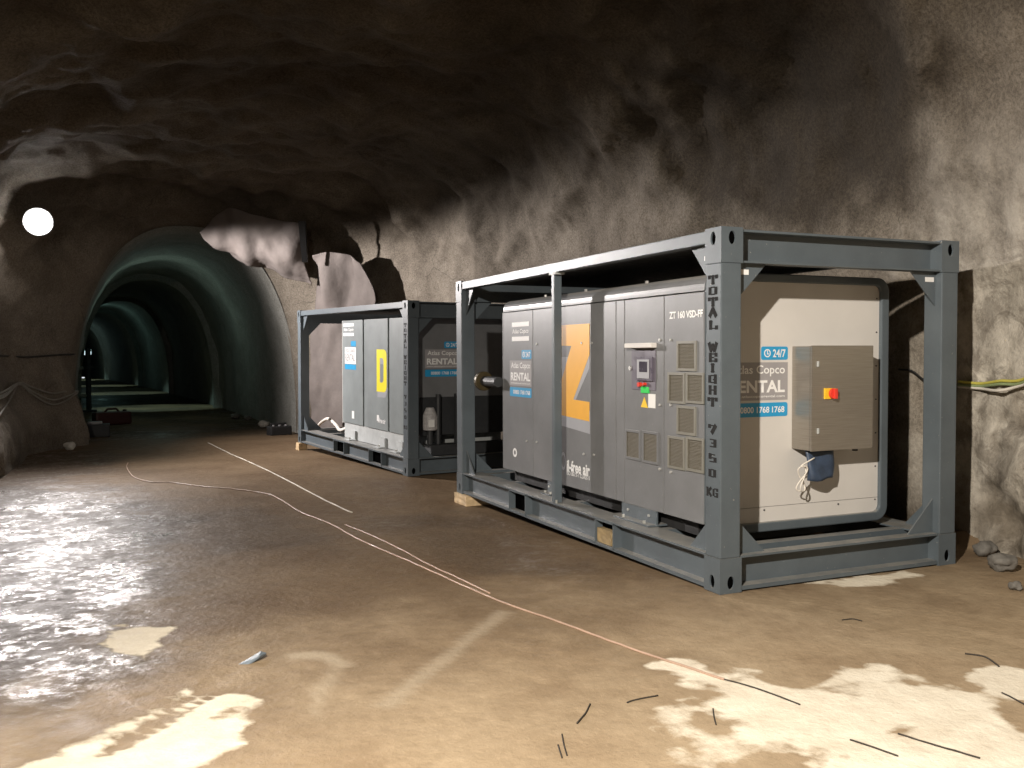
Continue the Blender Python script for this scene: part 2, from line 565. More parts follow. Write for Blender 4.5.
def smooth_path(pts, per=8):
    """Catmull-Rom through the points"""
    pts = [Vector(p) for p in pts]
    out = []
    for i in range(len(pts) - 1):
        p0 = pts[max(i - 1, 0)]; p1 = pts[i]; p2 = pts[i + 1]; p3 = pts[min(i + 2, len(pts) - 1)]
        for k in range(per):
            t = k / per
            out.append(0.5 * ((2 * p1) + (p2 - p0) * t + (2 * p0 - 5 * p1 + 4 * p2 - p3) * t * t
                              + (3 * p1 - p0 - 3 * p2 + p3) * t ** 3))
    out.append(pts[-1])
    return out


def text(name, s, mat, parent, origin, X, Y, width, height, bold=0.0, align='LEFT', depth=0.0015, shear=0.0):
    """lettering as a thin mesh fitted into a width x height box; origin is its lower left corner"""
    cu = bpy.data.curves.new(name, 'FONT')
    cu.body = s; cu.size = 1.0; cu.offset = bold; cu.extrude = 0.0; cu.shear = shear; cu.resolution_u = 3
    tmp = bpy.data.objects.new(name, cu); COL.objects.link(tmp)
    bpy.context.view_layer.update()
    dg = bpy.context.evaluated_depsgraph_get()
    me = bpy.data.meshes.new_from_object(tmp.evaluated_get(dg))
    bpy.data.objects.remove(tmp); bpy.data.curves.remove(cu)
    co_ = np.zeros(len(me.vertices) * 3); me.vertices.foreach_get('co', co_); co_ = co_.reshape(-1, 3)
    lo = co_.min(0); hi = co_.max(0)
    X = Vector(X); Y = Vector(Y); Z = X.cross(Y)
    out = []
    for c in co_:
        a = (c[0] - lo[0]) / max(1e-6, hi[0] - lo[0]) * width
        b = (c[1] - lo[1]) / max(1e-6, hi[1] - lo[1]) * height
        out.append(tuple(Vector(origin) + X * a + Y * b + Z * depth))
    me.vertices.foreach_set('co', np.array(out).ravel())
    me.materials.clear(); me.materials.append(MATS[mat])
    me.name = name
    o = bpy.data.objects.new(name, me); COL.objects.link(o); o.parent = parent
    return o


# ------------------------------------------------------------------ the cave
YS = np.concatenate([np.arange(-13, -3, 0.30), np.arange(-3, 17.31, 0.085)])
KY = [-13, -6, -3, -0.7, 0.3, 2, 6, 9, 11, 13, 14.5, 15.7, 16.6, 17.15]
XR = [3.4, 3.2, 2.9, 2.62, 3.02, 3.12, 3.15, 3.10, 2.95, 2.55, 1.95, 1.15, 0.42, 0.22]
XL = [-9.5, -9.5, -9.4, -9.0, -8.6, -8.0, -6.9, -6.3, -6.15, -6.1, -6.0, -5.3, -4.64, -4.62]
ZC = [5.4, 5.5, 5.5, 5.45, 5.45, 5.4, 5.3, 5.3, 5.3, 5.35, 5.4, 5.3, 4.9, 4.62]
EX = [4, 4, 4, 4, 4, 4, 4.2, 4.4, 4.6, 4.8, 4.4, 3.4, 2.6, 2.35]
NS = 250


def profile(xl, xr, zc, n, count, zb=-0.6):
    t = np.linspace(0, math.pi, 721)
    a = (xr - xl) / 2; xc = (xr + xl) / 2
    c, s = np.cos(t), np.sin(t)
    x = xc - a * np.sign(c) * np.abs(c) ** (2 / n); z = zc * np.abs(s) ** (2 / n)
    x = np.concatenate([[xl], x, [xr]]); z = np.concatenate([[zb], z, [zb]])
    L = np.concatenate([[0], np.cumsum(np.hypot(np.diff(x), np.diff(z)))])
    q = np.linspace(0, L[-1], count)
    return np.interp(q, L, x), np.interp(q, L, z)


def smooth_tab(tab):
    v = np.interp(YS, KY, tab)
    k = 9
    p = np.pad(v, k, mode='edge')
    ker = np.hanning(2 * k + 1); ker /= ker.sum()
    return np.convolve(p, ker, mode='valid')


xr_, xl_, zc_, ex_ = [smooth_tab(t) for t in (XR, XL, ZC, EX)]
G = np.zeros((len(YS), NS, 3))
for i, y in enumerate(YS):
    x, z = profile(xl_[i], xr_[i], zc_[i], ex_[i], NS)
    G[i, :, 0] = x; G[i, :, 1] = y; G[i, :, 2] = z
# outward direction in the section
T = np.gradient(G[:, :, [0, 2]], axis=1)
N = np.stack([-T[:, :, 1], np.zeros(T.shape[:2]), T[:, :, 0]], -1)
N /= np.linalg.norm(N, axis=2, keepdims=True) + 1e-9
P = G.reshape(-1, 3)
n1 = fbm(P * np.array([0.42, 0.34, 0.5]) + 3.1, 3)
rid = 1 - np.abs(fbm(P * np.array([0.55, 0.42, 0.75]) + 9.7, 3)) * 2.2
n2 = fbm(P * 1.5 + 1.7, 4, 0.55)
n3 = fbm(P * 6.0 + 5.2, 3, 0.6)
yy = P[:, 1]; zz = P[:, 2]
up_ = sstep(2.6, 4.2, zz)
mouth = 1 - sstep(15.6, 17.3, yy)
amp = (0.35 + 0.65 * up_) * mouth
disp = amp * (0.42 * n1 + 0.16 * (1 - np.clip(rid, 0, 1)) + 0.13 * n2) + 0.030 * n3 * mouth
# keep the wall clear of the containers
low_r = (1 - sstep(2.8, 3.6, zz)) * (P[:, 0] > 0)
disp = np.where(low_r > 0, np.maximum(disp, -0.12 * low_r - 0.6 * (1 - low_r)), disp)


# the shallow hollow in the right wall above the near container
def bump_at(c, r, d):
    q = ((P - np.array(c)) / np.array(r)) ** 2
    return d * np.exp(-q.sum(1) * 1.2)


disp += bump_at((2.7, 3.0, 4.0), (1.4, 1.7, 1.0), 0.32)
# broken, lumpier rock at the foot of the right wall beside the near frame and of the left wall
foot_r = (P[:, 0] > 0) * (1 - sstep(1.2, 2.0, zz)) * (1 - sstep(0.1, 0.6, yy)) * sstep(-4, -2.5, yy)
disp += foot_r * (0.38 * n2 - 0.10 * n3)
foot_l = (P[:, 0] < -3) * (1 - sstep(0.0, 2.2, zz)) * sstep(8, 10, yy) * (1 - sstep(16.0, 16.8, yy))
disp -= foot_l * 0.75
disp += bump_at((-5.2, 12.5, 4.8), (1.2, 1.6, 0.9), 0.35)
# ribs of rock above the far container that throw shadows to the right
disp += bump_at((1.9, 13.4, 4.7), (0.5, 0.35, 0.6), -0.30)
disp += bump_at((2.6, 10.9, 4.3), (0.5, 0.30, 0.8), -0.26)
disp += bump_at((0.4, 14.6, 5.0), (1.3, 0.5, 0.5), -0.25)
Pd = P + N.reshape(-1, 3) * disp[:, None]
Pd[:, 1] += 0.10 * n2 * mouth
GD = Pd.reshape(G.shape)
# cast shadow over the hollow, painted into the rock colour
hollow_shade = np.exp(-(((P - np.array((2.6, 2.6, 4.2))) / np.array((2.2, 2.2, 1.15))) ** 2).sum(1)) * 1.9
hollow_shade = sstep(0.45, 0.95, hollow_shade + 0.7 * n2)
ceil_shade = np.clip(0.70 + 0.55 * (n1 + 0.5 * n2), 0, 1) * sstep(3.5, 4.7, zz + 0.5 * n2)  # unlit look of the ceiling, darkened into the rock colour
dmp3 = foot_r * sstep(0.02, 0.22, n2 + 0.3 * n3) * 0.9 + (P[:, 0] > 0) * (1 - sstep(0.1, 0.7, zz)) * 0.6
SHADE_STAIN = np.clip(np.maximum(np.maximum(hollow_shade, ceil_shade), dmp3), 0, 1).reshape(G.shape[:2])


PALE = (np.clip((P[:, 0] > 0.5) * (1 - sstep(0.5, 1.5, yy + 0.9 * n2)) * (1 - sstep(2.0, 4.0, zz + 0.8 * n2)) * (0.75 + 0.6 * n2), 0, 1) * 0.85).reshape(G.shape[:2])


def grid_obj(name, A, mat, attrs=(), parent=None):
    a, b = A.shape[:2]
    idx = np.arange(a * b).reshape(a, b)
    q = np.stack([idx[:-1, :-1], idx[:-1, 1:], idx[1:, 1:], idx[1:, :-1]], -1).reshape(-1, 4)
    me = bpy.data.meshes.new(name)
    me.vertices.add(a * b); me.vertices.foreach_set('co', A.reshape(-1).astype(np.float32))
    me.loops.add(q.size); me.loops.foreach_set('vertex_index', q.ravel().astype(np.int32))
    me.polygons.add(len(q)); me.polygons.foreach_set('loop_start', np.arange(0, q.size, 4, dtype=np.int32))
    me.update(calc_edges=True)
    me.polygons.foreach_set('use_smooth', np.ones(len(q), bool))
    me.validate()
    for nm, arr in attrs:
        at = me.attributes.new(nm, 'FLOAT', 'POINT')
        at.data.foreach_set('value', np.asarray(arr, np.float32).ravel())
    me.materials.append(MATS[mat])
    o = bpy.data.objects.new(name, me); COL.objects.link(o)
    if parent is not None: o.parent = parent
    return o


s1, s2 = int(NS * 0.27), int(NS * 0.70)
tag(grid_obj('wall_left', GD[:, :s1 + 1], 'rock', [('shade_stain', SHADE_STAIN[:, :s1 + 1])]), 'rough grey rock wall on the left below the flood lamp', 'wall', kind='structure')
tag(grid_obj('ceiling', GD[:, s1:s2 + 1], 'rock', [('shade_stain', SHADE_STAIN[:, s1:s2 + 1])]), 'dark rough shotcrete rock ceiling of the chamber', 'ceiling', kind='structure')
tag(grid_obj('wall_right', GD[:, s2:], 'rock', [('shade_stain', SHADE_STAIN[:, s2:]), ('pale', PALE[:, s2:])]), 'rough shotcrete rock wall behind the two frames', 'wall', kind='structure')
# rock closing the chamber behind the viewer
bx_ = GD[0]
cen = np.array([-3.0, -13.6, 2.2])
back = np.stack([bx_ * (1 - t) + cen * t for t in np.linspace(0, 1, 14)], 0)
bn = fbm(back.reshape(-1, 3) * 0.8, 3).reshape(back.shape[:2])
back[1:, :, 1] -= 0.4 * (1 + bn[1:])
tag(grid_obj('wall_back', back, 'rock', [('shade_stain', np.zeros(back.shape[:2]))]), 'rough rock face closing the chamber behind the viewer', 'wall', kind='structure')

# ------------------------------------------------------------------ the tunnel beyond
def t_off(y):
    d = np.maximum(0, np.asarray(y, float) - 17.0)
    return -0.020 * d - 0.0008 * d * d


TY = np.concatenate([[YS[-1] - 0.06], np.arange(17.5, 40, 0.3), np.arange(40, 104, 0.8)])
TG = np.zeros((len(TY), 110, 3))
for i, y in enumerate(TY):
    x, z = profile(-4.62, 0.22, 4.60, 2.35, 110, -0.9)
    TG[i, :, 0] = x + t_off(y); TG[i, :, 1] = y; TG[i, :, 2] = z
TN = fbm(TG.reshape(-1, 3) * 0.8, 4).reshape(TG.shape[:2])
ctr = np.stack([-2.2 + t_off(TY), TY, np.full(len(TY), 1.8)], -1)[:, None, :]
dirv = TG - ctr; dirv[:, :, 1] = 0
dirv /= np.linalg.norm(dirv, axis=2, keepdims=True)
TG2 = TG + dirv * (0.12 * TN * sstep(17.3, 19.5, TY)[:, None])[:, :, None]
TG2[0] = TG2[0] + dirv[0] * 0.07; TG2[0, :, 1] -= 0.08
tun = tag(grid_obj('wall_tunnel', TG2, 'tunnel_rock', [('shade_stain', np.zeros(TG.shape[:2]))]), 'curved shotcrete lining of the dark round tunnel', 'wall', kind='structure')
for yk in (30.0, 44.0, 58.0, 78.0):
    xo, zo = profile(-4.72, 0.32, 4.72, 2.35, 60, -0.9)
    xi, zi = profile(-4.40, 0.0, 4.38, 2.35, 60, -0.9)
    A = np.zeros((4, 60, 3))
    wd = 0.35
    for r_, (xx, zz_, y_) in enumerate(((xo, zo, yk - wd * 0.7), (xi, zi, yk - wd * 0.45), (xi, zi, yk + wd * 0.45), (xo, zo, yk + wd * 0.7))):
        A[r_, :, 0] = xx + t_off(yk); A[r_, :, 1] = y_; A[r_, :, 2] = zz_
    A += 0.03 * perlin(A.reshape(-1, 3) * 2.0).reshape(4, 60, 1)
    grid_obj('lining_rib', A, 'tunnel_rock', [('shade_stain', np.zeros((4, 60)))], tun)
# rock face at the tunnel's far end
fx, fz_ = profile(-4.9, 0.5, 4.9, 2.35, 60, -0.9)
A = np.zeros((2, 60, 3)); A[0, :, 0] = fx + t_off(103); A[0, :, 1] = 103; A[0, :, 2] = fz_
A[1, :, 0] = -2.2 + t_off(103); A[1, :, 1] = 103; A[1, :, 2] = 1
tag(grid_obj('wall_tunnel_end', A, 'tunnel_rock', [('shade_stain', np.zeros((2, 60)))]), 'rock face far away at the end of the tunnel', 'wall', kind='structure')

# ------------------------------------------------------------------ floor
FXs = np.concatenate([np.arange(-10.4, -6.6, 0.16), np.arange(-6.6, 4.21, 0.045)])
FYs = np.concatenate([np.arange(-13.8, -4, 0.2), np.arange(-4, 4, 0.045), np.arange(4, 17.6, 0.09)])
XX, YY = np.meshgrid(FXs, FYs)
ZB = np.interp(YY, FY, FZ)
pts = np.stack([XX.ravel(), YY.ravel(), np.zeros(XX.size)], -1)
fa = fbm(pts * 0.9 + 2.2, 3); fb = fbm(pts * 4.0 + 7.7, 4, 0.6); fc = fbm(pts * 2.1 + 4.4, 4, 0.6)
rise = 0.30 * sstep(2.75, 3.25, XX.ravel() + 0.25 * fc - 0.6 * sstep(1.0, -1.0, YY.ravel())) * (YY.ravel() < 9)
ZZ = ZB.ravel() - 0.008 * np.abs(fb) - 0.010 * np.clip(fa, 0, 1) + rise * 0.5


def inside_dist(poly):
    """signed distance (positive inside) of every floor vertex to a polygon given in photo pixels"""
    W = np.array([on_floor(u, v)[:2] for u, v in poly])
    x, y = XX.ravel(), YY.ravel()
    ins = np.zeros(len(x), bool); dmin = np.full(len(x), 1e9)
    n = len(W)
    for i in range(n):
        a, b = W[i], W[(i + 1) % n]
        ab = b - a; t = np.clip(((x - a[0]) * ab[0] + (y - a[1]) * ab[1]) / (ab @ ab + 1e-12), 0, 1)
        dmin = np.minimum(dmin, np.hypot(x - a[0] - t * ab[0], y - a[1] - t * ab[1]))
        c = ((a[1] > y) != (b[1] > y)) & (x < (b[0] - a[0]) * (y - a[1]) / (b[1] - a[1] + 1e-12) + a[0])
        ins ^= c
    return np.where(ins, dmin, -dmin)


dry = np.zeros(XX.size)
for poly, k, wd in [
        ([(40, 768), (130, 738), (170, 700), (190, 688), (238, 705), (236, 735), (205, 768), (150, 790)], 1.0, 0.10),
        ([(158, 705), (200, 680), (225, 668), (180, 702)], 0.7, 0.05),
        ([(102, 640), (118, 625), (160, 628), (163, 645), (145, 656), (118, 650)], 0.9, 0.07),
        ([(690, 672), (800, 700), (870, 720), (960, 735), (1060, 790), (860, 790), (770, 735)], 1.0, 0.16),
        ([(865, 675), (950, 690), (1010, 720), (1060, 760), (960, 768), (880, 725)], 0.95, 0.16),
        ([(672, 715), (720, 740), (770, 768), (700, 768)], 0.65, 0.12),
        ([(972, 680), (1010, 672), (1060, 682), (1060, 705), (1000, 694)], 0.95, 0.07),
        ([(800, 583), (850, 590), (915, 575), (905, 568), (870, 574)], 0.95, 0.07),
        ([(730, 668), (770, 662), (765, 672), (735, 680)], 0.6, 0.05)]:
    d = inside_dist(poly)
    dry = np.maximum(dry, k * sstep(-wd, wd, d + 0.30 * fc * wd / 0.1 + 0.5 * wd * fb))
pud = np.zeros(XX.size)
for poly, k, wd in [
        ([(-60, 490), (60, 485), (150, 500), (190, 520), (150, 560), (120, 620), (100, 660), (40, 720), (-80, 768)], 1.0, 0.5),
        ([(180, 515), (260, 500), (330, 520), (300, 545), (200, 560)], 0.45, 0.4),
        ([(-60, 455), (100, 450), (130, 470), (60, 480), (-60, 490)], 0.6, 0.4),
        ([(355, 515), (460, 505), (560, 545), (560, 575), (430, 560)], 0.35, 0.35)]:
    d = inside_dist(poly)
    pud = np.maximum(pud, k * sstep(-wd, wd, d + 0.8 * fa + 0.30 * fc))
pud = np.maximum(pud, 0.55 * sstep(16.5, 17.5, YY.ravel()))
mark = np.zeros(XX.size)
for poly, k, wd in [([(500, 608), (512, 612), (392, 708), (372, 708)], 0.38, 0.02),
                    ([(285, 652), (330, 650), (350, 664), (340, 668), (320, 658), (288, 659)], 0.5, 0.03),
                    ([(310, 690), (325, 680), (335, 665), (340, 668), (325, 695), (315, 720)], 0.4, 0.04)]:
    mark = np.maximum(mark, k * sstep(-wd, wd, inside_dist(poly) + 0.03 * fb))
# tyre and drag grooves in the mud
for poly in ([(232, 666), (240, 668), (105, 757), (95, 755)], [(215, 690), (222, 691), (125, 750), (118, 748)]):
    g = sstep(-0.03, 0.02, inside_dist(poly) + 0.02 * fb)
    dry *= 1 - 0.85 * g; ZZ = ZZ - 0.008 * g
soak = sstep(-1.8, 1.6, YY.ravel() + 0.35 * (-XX.ravel() - 2.0) * (XX.ravel() < -2) + 1.1 * fc + 0.4 * fb)
FL = np.stack([XX, YY, ZZ.reshape(XX.shape)], -1)
fo = tag(grid_obj('floor', FL[:, ::-1], 'wet_floor', [('soaked', soak.reshape(XX.shape)[:, ::-1]), ('dry', dry.reshape(XX.shape)[:, ::-1]), ('puddle', pud.reshape(XX.shape)[:, ::-1]), ('mark', mark.reshape(XX.shape)[:, ::-1])]),
         'wet brown concrete and mud floor with pale dry patches', 'floor', kind='structure')
TFx = np.linspace(-5.4, 0.9, 50); TFy = np.concatenate([np.arange(17.3, 40, 0.25), np.arange(40, 104, 0.8)])
X2, Y2 = np.meshgrid(TFx, TFy)
p2 = np.stack([X2.ravel(), Y2.ravel(), np.zeros(X2.size)], -1)
q2 = fbm(p2 * 0.5 + 8.8, 3)
Z2 = np.interp(Y2, FY, FZ) - 0.02 + (0.02 * fbm(p2 * 1.5, 3)).reshape(X2.shape)
T2 = np.stack([X2 + t_off(Y2), Y2, Z2], -1)
pd2 = np.clip(0.5 + 1.2 * q2, 0, 1).reshape(X2.shape)
tag(grid_obj('floor_tunnel', T2[:, ::-1], 'wet_floor', [('soaked', X2 * 0 + 1), ('dry', X2 * 0), ('puddle', pd2[:, ::-1]), ('mark', X2 * 0)]), 'dark wet floor running into the tunnel', 'floor', kind='structure')

# ray casting onto the rock
def bvh_of(*names):
    vs = []; fs = []
    for nm in names:
        me = bpy.data.objects[nm].data
        b = len(vs)
        vs += [v.co.copy() for v in me.vertices]
        fs += [tuple(i + b for i in p.vertices) for p in me.polygons]
    return BVHTree.FromPolygons(vs, fs)


BV = bvh_of('wall_left', 'ceiling', 'wall_right', 'wall_tunnel')
BVF = bvh_of('floor', 'floor_tunnel')


def on_rock(u, v, off=0.03):
    d = ray_dir(u, v).normalized()
    h, n, i, t = BV.ray_cast(CAM, d)
    if h is None:
        return None
    if n.dot(d) > 0: n = -n
    return h + n * off


def ground(x, y):
    h, n, i, t = BVF.ray_cast(Vector((x, y, 3.0)), Vector((0, 0, -1)))
    return h.z if h else floor_z(y)


def px_ground(u, v, off=0.0):
    p = on_floor(u, v)
    return Vector((p.x, p.y, ground(p.x, p.y) + off))


# ------------------------------------------------------------------ container frames
FL_, FW, FH = 5.326, 2.309, 2.591
PW, PD, CH, RH = 0.188, 0.19, 0.25, 0.26      # post width and depth, casting height, bottom rail height


def rect_loop(w, h, n=16):
    """n points around a rectangle centred on 0 (n divisible by 8), from the middle of the right side"""
    out = []
    for i in range(n):
        a = 2 * math.pi * i / n
        c, s = math.cos(a), math.sin(a)
        k = min(w / 2 / abs(c) if abs(c) > 1e-9 else 1e9, h / 2 / abs(s) if abs(s) > 1e-9 else 1e9)
        out.append((c * k, s * k))
    # snap diagonal points to the corners
    for j, (sx, sy) in ((2, (1, 1)), (6, (-1, 1)), (10, (-1, -1)), (14, (1, -1))):
        out[j] = (sx * w / 2, sy * h / 2)
    return out


def casting(parent, cx, cy, z0, top):
    """corner casting with slotted holes on its two outer faces"""
    sx = -1 if cx < FW / 2 else 1; sy = -1 if cy < FL_ / 2 else 1
    w, d, h = PW, PD, CH
    mb = MB()
    x_out, x_in = (0, w) if sx < 0 else (FW, FW - w)
    y_out, y_in = (0, d) if sy < 0 else (FL_, FL_ - d)
    hz = (0.70 if top else 0.30) * h
    core = MB()
    # side face (constant x)
    def ring_face(plane_axis, val, a0, a1, hole_depth, inward):
        wa = abs(a1 - a0); ca = (a0 + a1) / 2
        outer = rect_loop(wa, h); n = 16
        oc = (0.0, hz - h / 2)
        inner = [(oc[0] + 0.030 * math.cos(2 * math.pi * i / n), oc[1] + 0.048 * math.sin(2 * math.pi * i / n)) for i in range(n)]
        def to3(a, b, t):
            if plane_axis == 0:
                return (val + inward * t, ca + a, z0 + h / 2 + b)
            return (ca + a, val + inward * t, z0 + h / 2 + b)
        vs = [to3(a, b, 0) for a, b in outer] + [to3(a, b, 0) for a, b in inner] + [to3(a, b, hole_depth) for a, b in inner]
        fs = []
        for i in range(n):
            j = (i + 1) % n
            fs += [(i, j, n + j, n + i), (n + i, n + j, 2 * n + j, 2 * n + i)]
        mb.add(vs, fs)
        hl = MB(); hl.add([to3(a * 1.02, b + 0.02 * (b - oc[1]), hole_depth * 0.2) for a, b in inner], [tuple(range(n))])
        return hl
    h1 = ring_face(0, x_out, y_out, y_in, 0.07, -sx)
    h2 = ring_face(1, y_out, x_out, x_in, 0.07, -sy)
    mb.add([(x_out, y_out, z0), (x_in, y_out, z0), (x_in, y_in, z0), (x_out, y_in, z0)], [(0, 1, 2, 3)])
    mb.add([(x_out, y_out, z0 + h), (x_in, y_out, z0 + h), (x_in, y_in, z0 + h), (x_out, y_in, z0 + h)], [(0, 1, 2, 3)])
    mb.add([(x_in, y_out, z0), (x_in, y_in, z0), (x_in, y_in, z0 + h), (x_in, y_out, z0 + h)], [(0, 1, 2, 3)])
    mb.add([(x_out, y_in, z0), (x_in, y_in, z0), (x_in, y_in, z0 + h), (x_out, y_in, z0 + h)], [(0, 1, 2, 3)])
    bm = bmesh.new(); me = bpy.data.meshes.new('corner_casting'); me.from_pydata(mb.v, [], mb.f); bm.from_mesh(me)
    bmesh.ops.remove_doubles(bm, verts=bm.verts, dist=1e-5)
    bmesh.ops.recalc_face_normals(bm, faces=bm.faces)
    bm.to_mesh(me); bm.free(); me.materials.append(MATS['frame_paint'])
    o = bpy.data.objects.new('corner_casting', me); COL.objects.link(o); o.parent = parent
    for hh in (h1, h2):
        hh.build('slot_shade', 'hole_shade', o, fix=False)  # black disc painted as the dark depth of the hole
    return o


GLYPH = {  # strokes on a 4 x 6 grid, slab serifs are added as short bars
    'T': [((2, 0), (2, 6)), ((0, 6), (4, 6)), ((1.1, 0), (2.9, 0)), ((0, 6), (0, 4.8)), ((4, 6), (4, 4.8))],
    'O': [((1, 0), (3, 0)), ((1, 6), (3, 6)), ((0.4, 0.8), (0.4, 5.2)), ((3.6, 0.8), (3.6, 5.2))],
    'A': [((0.3, 0), (2, 6)), ((3.7, 0), (2, 6)), ((1, 2), (3, 2)), ((-.2, 0), (1, 0)), ((3, 0), (4.2, 0))],
    'L': [((0.8, 0), (0.8, 6)), ((0, 6), (1.8, 6)), ((0, 0), (4, 0)), ((4, 0), (4, 1.4))],
    'W': [((0, 6), (1, 0)), ((1, 0), (2, 4.5)), ((2, 4.5), (3, 0)), ((3, 0), (4, 6)), ((-.4, 6), (.8, 6)), ((3.2, 6), (4.4, 6))],
    'E': [((0.7, 0), (0.7, 6)), ((0, 0), (3.8, 0)), ((0, 6), (3.8, 6)), ((0.7, 3), (2.8, 3)), ((3.8, 0), (3.8, 1.3)), ((3.8, 6), (3.8, 4.7))],
    'I': [((2, 0), (2, 6)), ((1, 0), (3, 0)), ((1, 6), (3, 6))],
    'G': [((1, 0), (3.4, 0)), ((1, 6), (3.4, 6)), ((0.4, 0.8), (0.4, 5.2)), ((3.5, 0), (3.5, 2.6)), ((2.2, 2.6), (4, 2.6)), ((3.5, 6), (3.5, 4.8))],
    'H': [((0.6, 0), (0.6, 6)), ((3.4, 0), (3.4, 6)), ((0.6, 3), (3.4, 3)), ((-.2, 0), (1.4, 0)), ((2.6, 0), (4.2, 0)), ((-.2, 6), (1.4, 6)), ((2.6, 6), (4.2, 6))],
    'K': [((0.6, 0), (0.6, 6)), ((0.8, 2.6), (3.6, 6)), ((1.4, 3.2), (3.7, 0)), ((-.2, 0), (1.4, 0)), ((-.2, 6), (1.4, 6)), ((2.8, 0), (4.2, 0)), ((2.8, 6), (4.2, 6))],
    '7': [((0.4, 6), (3.7, 6)), ((3.7, 6), (1.7, 0)), ((0.4, 6), (0.4, 4.8))],
    '3': [((0.6, 6), (3, 6)), ((0.6, 0), (3, 0)), ((1.4, 3), (3, 3)), ((3.4, 0.6), (3.4, 2.5)), ((3.4, 3.5), (3.4, 5.4))],
    '5': [((0.7, 6), (3.5, 6)), ((0.7, 6), (0.7, 3.2)), ((0.7, 3.3), (3, 3.3)), ((3.5, 0.6), (3.5, 2.8)), ((0.5, 0), (3, 0))],
    '0': [((1.2, 0), (2.8, 0)), ((1.2, 6), (2.8, 6)), ((0.7, 0.8), (0.7, 5.2)), ((3.3, 0.8), (3.3, 5.2))],
}


def stencil(name, ch, parent, origin, X, Y, w, h, mat='stencil_black', thick=1.5):
    X = Vector(X); Y = Vector(Y); Z = X.cross(Y)
    mb = MB()
    for k, ((ax, ay), (bx, by)) in enumerate(GLYPH[ch]):
        horiz = abs(ay - by) < 0.01
        a = np.array([ax / 4 * w, ay / 6 * h]); b = np.array([bx / 4 * w, by / 6 * h])
        d = b - a; L = np.linalg.norm(d); d /= L; n = np.array([-d[1], d[0]])
        t = (0.062 * h if horiz else 0.105 * w * 1.35) * thick
        q = [a - d * t * 0.5 + n * t, a - d * t * 0.5 - n * t, b + d * t * 0.5 - n * t, b + d * t * 0.5 + n * t]
        dz = 0.0012 + 0.00005 * k
        mb.add([Vector(origin) + X * p[0] + Y * p[1] + Z * dz for p in q], [(0, 1, 2, 3)])
    return mb.build(name, mat, parent, fix=False)


def channel(mb, axis, a0, a1, out, depth, z0, z1, t=0.016, sgn=1, tb=0.03):
    """C channel lying along an axis, open to the outside; out = outer face, sgn = direction of inward"""
    def bx(p0, p1, q0, q1):
        if axis == 0: mb.box(a0, a1, p0, p1, q0, q1)
        else: mb.box(p0, p1, a0, a1, q0, q1)
    bx(out, out + sgn * (depth + t), z1 - t, z1)
    bx(out, out + sgn * (depth + t), z0, z0 + tb)
    bx(out + sgn * depth, out + sgn * (depth + t), z0 + tb, z1 - t)


def tri_plate(axis, c, a, z, da, dz, t):
    """triangular gusset: corner at (a, z), legs da and dz, thickness t, in a plane of constant axis = c"""
    def to3(p, q, s):
        return (c + s, p, q) if axis == 0 else (p, c + s, q)
    mb = MB(); mb.prism([(a, z), (a + da, z), (a, z + dz)], to3, 0, t)
    return mb


